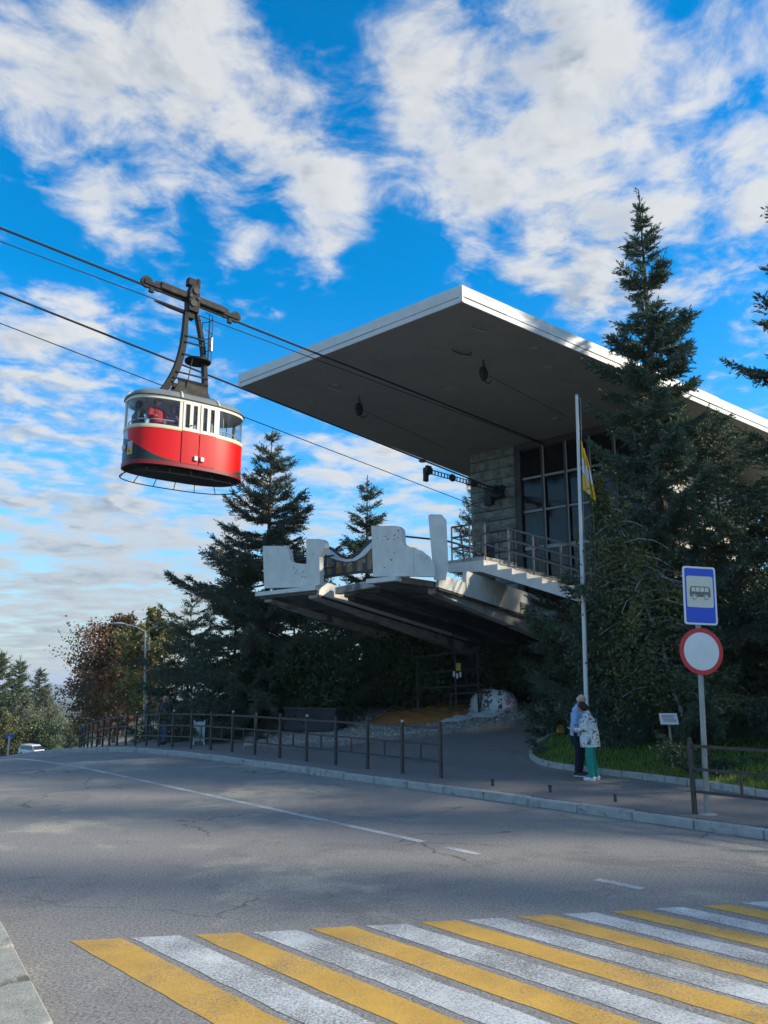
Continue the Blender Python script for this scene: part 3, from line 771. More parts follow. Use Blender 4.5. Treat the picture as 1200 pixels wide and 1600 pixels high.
# painted board between the jetties
M_BOARD = bpy.data.materials.new('painted_board'); M_BOARD.use_nodes = True
def board_mat():
    t = M_BOARD.node_tree; b = t.nodes['Principled BSDF']; b.inputs['Roughness'].default_value = .7
    tcn = N(t, 'ShaderNodeTexCoord'); sp = N(t, 'ShaderNodeSeparateXYZ'); t.links.new(tcn.outputs['Object'], sp.inputs[0])
    no = N(t, 'ShaderNodeTexNoise'); no.inputs['Scale'].default_value = 4; no.inputs['Detail'].default_value = 6; t.links.new(tcn.outputs['Object'], no.inputs['Vector'])
    wv = N(t, 'ShaderNodeTexWave'); wv.inputs['Scale'].default_value = .95; wv.inputs['Distortion'].default_value = 1.6; wv.inputs['Detail'].default_value = 2
    t.links.new(tcn.outputs['Object'], wv.inputs['Vector'])
    c = mixc(t, mrange(t, wv.outputs[0], .3, .55), (.05, .028, .03), (.21, .135, .05))
    c = mixc(t, math_(t, 'MULTIPLY', mrange(t, no.outputs[0], .52, .66), .8), c, (.38, .35, .30))
    t.links.new(c, b.inputs['Base Color'])
board_mat()
b0 = P(-.02, 6.95, 5); b1 = P(2.28, 7.80, 5); bd = (b1-b0).normalized(); bn = Vector((bd.y, -bd.x, 0)); bn = bn if bn.dot(CAM-b0) > 0 else -bn
def on_board(pts, off=0): return [at_plane(u, v, b0+bn*off, bn) for u, v in pts]
top_px = [(499, 864), (503, 858), (509, 854), (515, 854), (523, 860), (532, 867), (541, 870), (550, 869), (560, 862), (569, 852), (576, 845), (582, 842)]
bt = thing('painted_board', b0.lerp(b1, .5)-UP*.1, 0, 'wavy-topped board painted with brown mountain shapes under a white crest, between the jetties', 'board')
body = on_board(top_px+[(582, 893), (507, 903), (500, 894)])
po = MB().prism(body, -bn*.05).build('panel', M_BLACK, bt, recalc=True)
wh = on_board([(503, 893), (506, 868), (510, 860), (515, 858), (523, 864), (532, 871), (541, 874), (551, 873), (562, 866), (571, 856), (581, 847), (581, 856), (570, 868), (556, 876), (541, 878), (526, 875), (514, 870), (507, 864), (505, 880), (508, 899)], .004)
MB().prism(wh, bn*.006).build('white_crest', mat('white_paint', (.66, .67, .68), .6, var=.1), bt, recalc=True)
br = on_board([(509, 899), (506, 880), (507, 866), (515, 872), (526, 877), (541, 880), (556, 878), (570, 870), (581, 858), (581, 889)], .004)
MB().prism(br, bn*.005).build('mountain_picture', M_BOARD, bt, recalc=True)
MB().bar(P(.0, 6.9, ZD-.08), P(2.25, 7.62, ZD-.08), .2, .2).build('platform_lip', M_CONC, station)
# scribbles on the parapets
def scribble(pts, q, cnt, u0, v0, u1, v1, seed):
    r = random.Random(seed); mb = MB()
    for _ in range(cnt):
        u, v = r.uniform(u0, u1), r.uniform(v0, v1); w = r.uniform(1, 3)
        a, b = at_q(u, v, q+.006), at_q(u+w*r.choice((1, .3)), v+r.uniform(-2, 2), q+.006); mb.bar(a, b, .006, .022)
    mb.build('graffiti', mat('graffiti_ink', (.06, .06, .08), .7), station)
scribble(None, 7.66, 12, 452, 887, 478, 903, 2); scribble(None, 7.93, 10, 590, 828, 622, 890, 5)

# stair on the right with its landing
SQ0, SQ1 = 3.3, 5.0
lp0, lp1, ZL = 2.67, 3.95, 5.46
steps = 6; run = (6.75-lp1)/steps; rise = .165
prof_ = [(lp0, ZL)]
x, z = lp1, ZL; prof_.append((x, z))
for i in range(steps*2):
    prof_.append((x, z-rise)); prof_.append((x+run, z-rise)); x += run; z -= rise
prof_ += [(x, z-.32), (lp1-.1, ZL-.33), (lp0, ZL-.25)]
MB().prism([P(p, SQ1, z) for p, z in prof_], -PB*(SQ1-SQ0)).build('stair_flight', M_WHITE, station, recalc=True)
# dark treads behind the white stringer edge
tx, tz = lp1, ZL
for i in range(steps*2):
    MB().box(P(tx+run/2+.02, (SQ0+SQ1)/2-.08, tz-rise+.014), (run+.02, SQ1-SQ0-.14, .024), (PA, PB, UP)).build('stair_tread', M_CONC, station); tx += run; tz -= rise
MB().box(P((lp0+lp1)/2, (SQ0+SQ1)/2-.02, ZL+.05), (lp1-lp0, SQ1-SQ0, .1), (PA, PB, UP)).build('landing_slab', M_CONC, station)
def st_rail(q, hts, m):
    nosl = [(lp0+.1, ZL+.1), (lp1, ZL+.1), (lp1+run*steps*2, ZL-rise*steps*2+.1)]
    for hh in hts: rail([P(p, q, z+hh) for p, z in nosl], .032, m)
    for p, z in [(lp0+.1, ZL), (lp0+.75, ZL), (lp1, ZL)]+[(lp1+run*i, ZL-rise*i) for i in (1.7, 3.4, 5.2, 7, 9, 11)]:
        rail([P(p, q, z), P(p, q, z+.1+hts[0])], .028, m, 'baluster')
st_rail(SQ1-.08, (1.0, .68, .36), M_GREYM); st_rail(SQ0+.1, (1.0, .68, .36), M_IRON)
for hh in (1.1, .78, .46): rail([P(lp0+.1, SQ1-.08, ZL+hh), P(lp0+.1, SQ0+.1, ZL+hh)], .022)
rail([P(lp0+.55, SQ1-.08, ZL+.1), P(lp0+.42, SQ1-.05, ZL+1.0), P(lp0+.52, SQ1-.08, ZL+1.1)], .028, M_IRON, 'baluster')
# undercroft: piers and a widened back wall, colour darkened to stand for shade
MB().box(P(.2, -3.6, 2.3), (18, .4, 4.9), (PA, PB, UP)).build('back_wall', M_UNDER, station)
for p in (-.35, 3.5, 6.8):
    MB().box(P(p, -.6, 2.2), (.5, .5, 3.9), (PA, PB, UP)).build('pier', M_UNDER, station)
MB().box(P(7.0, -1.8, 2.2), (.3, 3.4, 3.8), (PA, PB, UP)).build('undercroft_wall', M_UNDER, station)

# ================================================================== CABLES AND CABIN
CAZ = R(51.0); CD = Vector((math.sin(CAZ), math.cos(CAZ), 0)); CNv = Vector((CD.y, -CD.x, 0))   # towards the station, and sideways
E1 = at_q(850, 693, 0.04)
F1 = at_q(784, 768, .30)
def cab_pt(u, v, end):            # a point of the rope's own vertical plane
    return at_plane(u, v, Vector((end.x, end.y, 0)), CNv)
def rope(name, pts, r, label, sag=0, n=24):
    a, b = pts
    L = [a.lerp(b, i/n)-UP*(sag*4*(i/n)*(1-i/n)) for i in range(n+1)]
    return solo(MB().tube(L, r, 8), name, mat('steel_rope', (.045, .04, .045), .45, metal=.5), label, 'cable', 'ropeway cables', base=b, smooth=True)
def extend(a, b, f): return a+(b-a)*f
K1 = cab_pt(300, 475, E1)
rope('cable', (extend(E1, K1, 2.6), E1), .029, 'thick track cable carrying the red cabin, running up under the canopy')
K2 = cab_pt(0, 457, F1); rope('cable', (extend(F1, K2, 1.5), F1), .028, 'thick track cable without a cabin, ending at the chain link tackle')
H1a = cab_pt(0, 377, E1); H1b = cab_pt(372, 516, E1)
end_h = H1b+(H1b-H1a).normalized()*((E1.x-H1b.x)/((H1b-H1a).normalized().x))
rope('cable', (extend(end_h, H1a, 1.5), end_h), .013, 'thin hauling rope just below the track cable that carries the cabin')
F2 = at_q(768, 800, .10); H2 = cab_pt(0, 505, F2)
rope('cable', (extend(F2, H2, 1.5), F2), .013, 'thin lowest hauling rope passing behind the red cabin')
# tackle at the end of the second track cable
t0 = cab_pt(665, 735, F1); t1 = F1
tk = thing('cable_tackle', t1, 0, 'black cable tackle of coupled rods and blocks hooked to the stone tower', 'tackle')
dt = (t1-t0).normalized(); sd_ = dt.cross(UP).normalized(); ud = sd_.cross(dt)
MB().box(t0+dt*.1, (.26, .2, .20), (dt, sd_, ud)).box(t0-ud*.2+dt*.02, (.16, .1, .34), (dt, sd_, ud)).box(t0+dt*.12+ud*.12, (.2, .1, .12), (dt, sd_, ud)).build('clamp', M_BLACK, tk)
Lr = (t1-t0).length
for i in range(3):
    a = t0+dt*(.2+i*(Lr-.6)/3); b = t0+dt*(.2+(i+1)*(Lr-.6)/3)
    for s in (-.07, .07):
        MB().tube([a+ud*s, b+ud*s], .016, 6).build('rod', M_BLACK, tk, True)
    kk = 7
    mbx = MB()
    for j in range(kk): mbx.tube([a.lerp(b, (j+.5)/kk)-ud*.085, a.lerp(b, (j+.5)/kk)+ud*.085], .02, 6)
    mbx.build('link', M_BLACK, tk)
    MB().ell(b, (.15, .09, .13), (dt, sd_, ud)).build('block', M_BLACK, tk, True)
MB().bar(t0+dt*(Lr-.45), t1, .2, .26).build('anchor_rod', M_BLACK, tk)
# pulleys hanging from the canopy, each with its wire
for i, (u, v, lab, wend) in enumerate([(755, 562, 'black pulley block hanging from the canopy on the side nearest the spruce trees', (888, 650)), (561, 620, 'black pulley block hanging from the canopy above the white jetties', (700, 700))]):
    c = at_soffit(u, v); t = thing('pulley_block', c-UP*.62, 0, lab, 'pulley')
    MB().tube([c, c-UP*.12, c-UP*.16+CD*.05, c-UP*.24], .022, 6).build('hook', M_BLACK, t, True)
    MB().ell(c-UP*.42, (.16, .09, .23), (CD, CNv, UP)).build('sheave_case', M_BLACK, t, True)
    MB().tube([c-UP*.60, c-UP*.66+CD*.12, c-UP*.66+CD*.22, c-UP*.56+CD*.30], .018, 6).build('tail_hook', M_BLACK, t, True)
    e = at_soffit(*wend)-SN*.05
    MB().tube([c-UP*.42+CD*.1, e], .008, 5).build('wire', M_BLACK, t)

# ---- the cabin.  Local frame: x along the rope (towards the station), y towards the road side, z up
att = K1
CAB_Z = at_depth(290, 740, att.y).z
cabin = thing('cable_car_cabin', (att.x, att.y, CAB_Z), math.atan2(CD.y, CD.x), 'red and cream rounded cable car cabin with grey roof hanging from its cable', 'cable car')
cabin.scale = (.88, .88, .88)
CX, CY = 1.62, .82
def ring(a, k=2.7):
    c, s = math.cos(a), math.sin(a)
    return Vector((math.copysign(abs(c)**(2/k), c), math.copysign(abs(s)**(2/k), s), 0))
def rpt(a, z, off=0):
    v = ring(a); p = Vector((v.x*(CX+off), v.y*(CY+off), z)); return p
# even-length parametrisation of the outline
NA = 720; _raw = [rpt(2*math.pi*i/NA, 0) for i in range(NA+1)]; _len = [0]
for a, b in zip(_raw, _raw[1:]): _len.append(_len[-1]+(b-a).length)
PER = _len[-1]
def arcang(s):
    s = (s % 1.0)*PER
    i = int(np.searchsorted(_len, s)); i = min(max(i, 1), NA)
    f = (s-_len[i-1])/max(1e-9, _len[i]-_len[i-1]); return 2*math.pi*(i-1+f)/NA
def wallp(s, z, off=0):
    a = arcang(s); e = arcang(s+.002); d = arcang(s-.002)
    t = (rpt(e, 0)-rpt(d, 0)).normalized(); nn = Vector((t.y, -t.x, 0))
    return rpt(a, z)+nn*off
def band(s0, s1, z0, z1, off, th, k, name, m, parent, smooth=True, zk=1):
    mb = MB(); V = []
    for j in range(zk+1):
        z = z0+(z1-z0)*j/zk
        for i in range(k+1): V.append(wallp(s0+(s1-s0)*i/k, z, off))
    nv = len(V)
    V += [wallp(s0+(s1-s0)*i/k, z, off-th) for z in (z0, z1) for i in range(k+1)]
    Fc = [(j*(k+1)+i, j*(k+1)+i+1, (j+1)*(k+1)+i+1, (j+1)*(k+1)+i) for j in range(zk) for i in range(k)]
    b0_, b1_ = nv, nv+k+1; tp = zk*(k+1)
    for i in range(k):
        Fc += [(b0_+i+1, b0_+i, b1_+i, b1_+i+1), (i+1, i, b0_+i, b0_+i+1), (tp+i, tp+i+1, b1_+i+1, b1_+i)]
    if abs(s1-s0) < .999: Fc += [(0, tp, b1_, b0_), (k, b0_+k, b1_+k, tp+k)]
    mb.add(V, Fc); return mb.build(name, m, parent, smooth, local=True, recalc=True)
M_CREAM = mat('cream_paint', (.66, .63, .52), .45, var=.06, vscale=5, spec=.5)
M_YBELT = mat('yellow_belt_paint', (.62, .46, .16), .5, var=.1)
M_RED2 = mat('door_red_paint', (.55, .008, .007), .35, var=.08, spec=.25)
M_REDD = mat('dark_red_paint', (.22, .012, .014), .45)
M_ROOF = mat('grey_roof_paint', (.17, .19, .185), .42, var=.15, vscale=3, spec=.4)
M_GUN = mat('weathered_grey_paint', (.030, .028, .024), .65, var=.25, vscale=6, spec=.2, col2=(.07, .062, .045), c2lo=.5, c2hi=.7, c2scale=5)
M_DKG = mat('dark_carriage_paint', (.012, .012, .012), .6, spec=.2, var=.2)
# find the outline parameter of the side facing the road: y>0 or y<0?
RY = 1 if (Matrix.Rotation(math.atan2(CD.y, CD.x), 3, 'Z') @ Vector((0, 1, 0))).dot(CAM-att) > 0 else -1
def livery():
    m = bpy.data.materials.new('painted_livery'); m.use_nodes = True; t = m.node_tree; b = t.nodes['Principled BSDF']
    tcn = N(t, 'ShaderNodeTexCoord'); sp = N(t, 'ShaderNodeSeparateXYZ'); t.links.new(tcn.outputs['Object'], sp.inputs[0])
    X, Y, Z = sp.outputs
    red, dark, green, pale = (.62, .008, .006), (.012, .018, .018), (.012, .06, .05), (.50, .47, .52)
    # a dark hill at the up-line end, green along its foot, a pale patch above it, a green corner at the station end
    w = math_(t, 'ADD', math_(t, 'MULTIPLY', X, .913), math_(t, 'MULTIPLY', math_(t, 'MULTIPLY', Y, RY), .407))
    tt_ = math_(t, 'MAXIMUM', math_(t, 'SUBTRACT', -.12, w), 0)
    hill = math_(t, 'ADD', math_(t, 'MULTIPLY', math_(t, 'MULTIPLY', tt_, tt_), .32), mrange(t, w, .15, -.15, 0, .07))
    ish = mrange(t, math_(t, 'SUBTRACT', Z, hill), -.006, .006, 1, 0, False)
    pal = mrange(t, math_(t, 'ADD', w, math_(t, 'MULTIPLY', Z, .12)), -1.34, -1.35, 0, 1, False)
    c = mixc(t, pal, red, pale); c = mixc(t, ish, c, green); c = mixc(t, math_(t, 'MULTIPLY', ish, mrange(t, w, -.75, -1.1, 0, 1)), c, dark)
    right = math_(t, 'MULTIPLY', mrange(t, math_(t, 'SUBTRACT', Z, math_(t, 'MULTIPLY', math_(t, 'SUBTRACT', w, 1.2), .55)), .0, .01, 1, 0, False), mrange(t, w, 1.15, 1.2, 0, 1, False))
    c = mixc(t, right, c, (.012, .085, .055))
    t.links.new(c, b.inputs['Base Color']); b.inputs['Roughness'].default_value = .33; b.inputs['Specular IOR Level'].default_value = .25
    b.inputs['Coat Weight'].default_value = .08; b.inputs['Coat Roughness'].default_value = .1
    return m
M_LIV = livery()
PANE = glassmat('cabin_glass', (.94, .96, .96), .02, .015)
def side_s(x):     # parameter s of the outline where local x, on the road side
    best = min((abs(wallp(i/1440, 0).x-x), i/1440) for i in range(1440) if wallp(i/1440, 0).y*RY > CY*.55)
    return best[1]
floor = MB(); V = [rpt(arcang(i/72), -.03, -.06) for i in range(72)]
floor.prism(V, UP*.06); floor.build('floor', M_DKG, cabin, local=True)
body = band(0, 1, .05, .90, 0, .05, 96, 'body_panel', M_LIV, cabin, zk=8)
band(0, 1, -.06, .05, .012, .06, 96, 'bottom_rim', M_REDD, cabin, zk=3)
belt = band(0, 1, .90, .935, .012, .05, 96, 'belt', M_YBELT, cabin)
band(0, 1, .935, 1.0, .010, .05, 96, 'belt_cap', M_CREAM, cabin)
toprail = band(0, 1, 1.70, 1.79, .012, .05, 96, 'top_rail', M_CREAM, cabin)
# door in the road side
sd0, sd1 = side_s(-.50), side_s(.56)
if sd0 > sd1: sd0, sd1 = sd1, sd0
npan = 4
posts = []
# windows all round the outline except over the door
door_mid = (sd0+sd1)/2
gaps = []
edge_s = [sd1]; span = 1-(sd1-sd0)
fr = [0, .24, .37, .5, .63, .76, 1.0]
brk = [sd1+span*f for f in fr]
for i in range(len(brk)-1):
    band(brk[i]+.003, brk[i+1]-.003, 1.0, 1.70, -.012, .012, 16, 'pane', PANE, cabin)
for b in brk[:-1]+[sd0]:
    band(b-.0055, b+.0055, 1.0, 1.70, .008, .05, 3, 'window_post', M_CREAM, cabin)
for dd, (a, b) in enumerate(((sd0+.006, door_mid-.002), (door_mid+.002, sd1-.006))):
    leaf = band(a, b, .05, .93, .022, .035, 8, 'door_leaf', M_RED2, cabin)
    w = b-a
    for lo_, hi_ in ((a, a+w*.14), (a+w*.40, a+w*.60), (a+w*.86, b)):
        band(lo_, hi_, .93, 1.73, .022, .04, 2, 'door_stile', M_CREAM, leaf)
    band(a, b, .93, 1.02, .020, .04, 6, 'door_rail', M_CREAM, leaf); band(a, b, 1.66, 1.73, .020, .04, 6, 'door_rail', M_CREAM, leaf)
    for lo_, hi_ in ((a+w*.14, a+w*.40), (a+w*.60, a+w*.86)):
        band(lo_, hi_, 1.02, 1.66, .008, .01, 3, 'door_pane', PANE, leaf)
        g = .0028
        for (l2, h2) in ((lo_, lo_+g), (hi_-g, hi_)): band(l2, h2, 1.02, 1.66, .024, .03, 1, 'window_gasket', M_BLACK, leaf)
    c = wallp(door_mid+(-.011 if dd == 0 else .011), .22, .05)
    MB().box(c, (.10, .05, .13), bev=.012).build('door_box', mat('white_plastic', (.7, .7, .68), .5), leaf, local=True)
# roof: dished shell with cream ribs
mb = MB(); lv = [(1.79, .02, 1), (1.86, .0, 1), (1.95, -.07, 1), (2.03, -.22, 1), (2.08, -.45, 1), (2.10, -.8, 1)]; V = []
for z, off, _ in lv:
    for i in range(72): V.append(rpt(arcang(i/72), z, off))
Fc = [(j*72+i, j*72+(i+1) % 72, (j+1)*72+(i+1) % 72, (j+1)*72+i) for j in range(len(lv)-1) for i in range(72)]
Fc.append(tuple(range(5*72, 6*72))); mb.add(V, Fc)
roof = mb.build('roof', M_ROOF, cabin, True, local=True)
for b in brk[:-1]+[sd0]:
    a = arcang(b); pts = [rpt(a, z+.012, off+.006) for z, off, _ in lv[:-1]]
    MB().tube(pts, .03, 6).build('roof_rib', M_CREAM, roof, True, local=True)
band(0, 1, 1.785, 1.80, .045, .06, 96, 'gutter', M_STEEL, roof)
cl_ = MB(); V = [rpt(arcang(i/72), 1.76, -.05) for i in range(72)]
cl_.prism(V, UP*.02); cl_.build('ceiling', mat('cream_lining', (.72, .70, .62), .7), cabin, local=True)  # pale ceiling and lining added to brighten the cabin inside
band(0, 1, .06, .90, -.055, .01, 96, 'inner_lining', mat('cream_lining', (.72, .70, .62), .7), cabin)
# guard ring under the floor
rg = MB(); rg.tube([rpt(arcang(i/64), -.27, .03) for i in range(65)], .014, 6, cap=False); ringo = rg.build('guard_ring', M_DKG, cabin, True, local=True)
for i in range(14):
    a = arcang(i/14+.02); MB().tube([rpt(a, -.05, -.12), rpt(a, -.16, -.04), rpt(a, -.27, .03)], .012, 5).build('ring_stay', M_DKG, ringo, local=True)
under = MB(); under.prism([rpt(arcang(i/48), -.13, -.30) for i in range(48)], UP*.099); under.build('underframe', M_BLACK, cabin, local=True)
# emblem and side lamp
es = min((abs(.913*wallp(i/1440, 0).x+.407*RY*wallp(i/1440, 0).y+1.36), i/1440) for i in range(1440) if wallp(i/1440, 0).x < -1.2 and wallp(i/1440, 0).y*RY > -.6)[1]
emb = band(es-.012, es+.012, .20, .55, .004, .01, 4, 'emblem', mat('emblem_yellow', (.62, .42, .06), .5), cabin)
band(es-.010, es+.010, .40, .54, .008, .006, 4, 'emblem_sky', mat('emblem_lilac', (.40, .42, .62), .5), emb)
MB().add([wallp(es-.004, .25, .014), wallp(es+.004, .25, .014), wallp(es, .36, .014)], [(0, 1, 2)]).build('emblem_mark', M_REDD, emb, local=True)
MB().ell(wallp(es+(.03 if RY > 0 else -.03), .42, .03), (.06, .06, .09)).build('side_lamp', mat('lamp_glass', (.6, .6, .6), .2), cabin, True, local=True)
# bench and grab rail inside
rr_ = MB(); rr_.tube([rpt(arcang(sd1+.02+(span-.04)*i/60), 1.16, -.10) for i in range(61)], .016, 6); rr_.build('grab_rail', mat('pale_rail', (.6, .6, .58), .4, metal=.5), cabin, True, local=True)
for i in range(5):
    a = arcang(sd1+.05+span*i*.2); MB().tube([rpt(a, .42, -.2), rpt(a, 1.78, -.2)], .014, 6).build('stanchion', M_GREYM, cabin, local=True)

# hanger
inv = wmat(cabin).inverted(); hk = inv @ att                     # where the hanger meets the carriage
hz_ = hk.z
def cq(x, y, z): return Vector((x, y, z))
# two bowed legs that join near the carriage
def leg(sx, w0, w1):
    pts = []; k = 14
    for i in range(k+1):
        f = i/k; z = 2.06+(hz_-.30-2.06)*f
        x = sx*(.17+ .62*(1-f)**3.0) if sx < 0 else sx*(.10+.36*(1-f**2.2))+.06
        pts.append((x, z, w0+(w1-w0)*f))
    mb = MB(); V = []
    for x, z, w in pts: V += [cq(x-w, -.09, z), cq(x+w, -.09, z), cq(x+w, .09, z), cq(x-w, .09, z)]
    Fc = [(4*i+j, 4*i+(j+1) % 4, 4*i+4+(j+1) % 4, 4*i+4+j) for i in range(k) for j in range(4)]+[(3, 2, 1, 0), (4*k, 4*k+1, 4*k+2, 4*k+3)]
    mb.add(V, Fc); mb.build('hanger_leg', M_DKG, hanger, local=True); return pts
hanger = MB().box((-.05, 0, hz_-.22), (.22, .2, .5)).build('hanger_head', M_DKG, cabin, local=True)
lp = leg(-1, .11, .05); rp = leg(1, .06, .045)
# shield between the legs at the foot
sh = MB(); V = []
for z, x0, x1, yy in ((2.04, -.62, .62, .30), (2.16, -.52, .58, .27), (2.34, -.40, .52, .22), (2.5, -.36, .50, .2), (2.58, -.40, .50, .24)):
    V += [cq(x0, RY*yy, z), cq(x1, RY*yy, z), cq(x1, RY*yy-RY*.03, z), cq(x0, RY*yy-RY*.03, z)]
sh.add(V, [(4*i+j, 4*i+(j+1) % 4, 4*i+4+(j+1) % 4, 4*i+4+j) for i in range(4) for j in range(4)]+[(3, 2, 1, 0), (16, 17, 18, 19)])
sh.build('foot_shield', M_GUN, hanger, local=True, recalc=True)
sh2 = MB(); sh2.add([Vector((v.x, -v.y, v.z)) for v in sh.v], sh.f); sh2.build('foot_shield', M_GUN, hanger, local=True, recalc=True)
for f in (.26, .30, .50, .66, .72):
    i = int(f*14); MB().bar(cq(lp[i][0], RY*.1, lp[i][1]), cq(rp[i][0]+.05, RY*.1, lp[i][1]), .05, .035).build('rung', M_DKG, hanger, local=True)
pz = 2.06+(hz_-.3-2.06)*.46
MB().tube([cq(.26, 0, pz), cq(.26, 0, pz+.05)], .36, 18).build('service_step', M_DKG, hanger, local=True)
for a in (-.9, -.2, .5, 1.2):
    x, y = .26+.36*math.cos(a), RY*.36*math.sin(a)
    MB().tube([cq(x, y, pz), cq(x, y, hz_-.32)], .012, 5).build('cage_bar', M_DKG, hanger, local=True)
for zf in (.35, .62, 1.0):
    z = pz+(hz_-.32-pz)*zf
    MB().tube([cq(.26+.36*math.cos(a), RY*.36*math.sin(a), z) for a in np.linspace(-.9, 1.6, 12)], .012, 5).build('cage_hoop', M_DKG, hanger, local=True)
MB().tube([cq(.55, RY*.2, pz+.35), cq(.55, RY*.2, pz+.75)], .045, 10).build('cylinder', mat('pale_metal', (.5, .5, .48), .4, metal=.6), hanger, True, local=True)
MB().tube([cq(-.2, RY*.2, 2.06), cq(-.1, RY*.24, 2.6), cq(.0, RY*.22, pz)], .014, 5).build('ladder_stile', M_DKG, hanger, local=True)
# carriage on the rope: beam, side plates, wheels
rd = (inv.to_3x3() @ (E1-K1)).normalized(); ru = Vector((0, 1, 0)).cross(rd)*-1
if ru.z < 0: ru = -ru
ry = Vector((0, 1, 0))
carriage = MB()
for s0, s1, ht in ((-.98, .02, .21), (.0, .98, .20)):
    carriage.box(hk+rd*((s0+s1)/2)+ru*.16, (s1-s0, .22, ht), (rd, ry, ru), bev=.02)
car = carriage.build('carriage_beam', M_GUN, cabin, local=True)
plate = MB(); pp = [(-.20, -.28), (.20, -.28), (.24, .1), (.20, .42), (.10, .56), (-.10, .52), (-.2, .3), (-.22, .05)]
plate.prism([hk+rd*(x*.72+.0)+UP*z-ry*.17 for x, z in pp], ry*.34); plate.build('centre_plate', M_DKG, car, local=True, recalc=True)
for x, z, r in ((.04, .34, .10), (-.03, -.05, .10), (-.12, .15, .05), (.12, .12, .05)):
    MB().disc(hk+Vector((x, RY*.17, z)), (0, RY, 0), r, .035, 16).build('bearing_cap', M_BLACK, car, True, local=True)
MB().box(hk+Vector((-.03, 0, .62)), (.30, .2, .24), (rd, ry, ru), bev=.02).box(hk+Vector((.13, 0, .60)), (.1, .24, .34), bev=.02).build('brake_box', M_DKG, car, local=True)
for sgn in (-1, 1):
    for j, off in enumerate((1.02, 1.36)):
        c = hk+rd*(sgn*off)+ru*.125; rad = .15 if j == 0 else .165
        w = MB().tube([c-ry*.045, c-ry*.02, c+ry*.02, c+ry*.045], [rad, rad*.86, rad*.86, rad], 20).build('wheel', M_GUN, car, True, local=True)
        MB().disc(c+ry*RY*.046, ry*RY, rad*.55, .02, 16).build('hub', M_DKG, w, True, local=True)
    MB().box(hk+rd*(sgn*1.19)+ru*.09, (.52, .16, .13), (rd, ry, ru), bev=.02).build('bogie', M_DKG, car, local=True)
    MB().box(hk+rd*(sgn*1.2)-ru*.06, (.12, .1, .14), (rd, ry, ru)).build('rope_guard', M_DKG, car, local=True)
# grip on the hauling rope
hr = inv @ cab_pt(270, 481, E1)
MB().tube([hr-rd*.55, hr-rd*.1, hr+rd*.35, hr+rd*.75], [.02, .055, .06, .02], 8).build('rope_grip', M_DKG, car, True, local=True)

# ================================================================== TREES
M_BARK = mat('spruce_bark', (.075, .058, .045), .95, var=.4, vscale=9, bump=1, bscale=14)
M_SPR = leafmat('blue_spruce_needles', (.026, .060, .036), (.15, .215, .135), .10, c3=(.08, .13, .08), tscale=.8)
M_SPR2 = leafmat('dark_spruce_needles', (.018, .042, .024), (.09, .135, .07), .10, c3=(.07, .10, .045), tscale=.7)
M_SPR3 = leafmat('olive_spruce_needles', (.036, .058, .036), (.14, .165, .105), .08, c3=(.09, .105, .062), tscale=.6)  # duller olive needle tone for the broad spruce
def brush(P0, D, L, Wd, K, r, flat=0.0):
    """needle sprays: K pointed faces set round each shoot"""
    n = len(P0); D = D/np.linalg.norm(D, axis=1, keepdims=True)
    h = r.normal(size=(n, 3)); S = np.cross(D, h); S /= np.linalg.norm(S, axis=1, keepdims=True)+1e-9; U = np.cross(S, D)
    out = []
    ph0 = r.uniform(0, 6.28, n)
    for k in range(K):
        f = k/max(1, K-1); ph = ph0+k*2.4
        rad = S*np.cos(ph)[:, None]+U*np.sin(ph)[:, None]
        b = P0+D*(L*f*.85)[:, None]
        dr = D*(.75+.5*f)+rad*.75; dr /= np.linalg.norm(dr, axis=1, keepdims=True)
        ln = (L*.40*r.uniform(.7, 1.2, n))[:, None]
        tg = np.cross(dr, rad); tg /= np.linalg.norm(tg, axis=1, keepdims=True)+1e-9
        w = (Wd*r.uniform(.7, 1.3, n))[:, None]
        out.append(np.stack([b-tg*w, b+tg*w, b+dr*ln], 1))
    V = np.stack(out, 1).reshape(-1, 3)
    return V
def islands(V, K):           # weld each shoot's faces into one island by an extra shared corner is not needed: colour varies per needle spray
    return np.arange(len(V)).reshape(-1, 3)
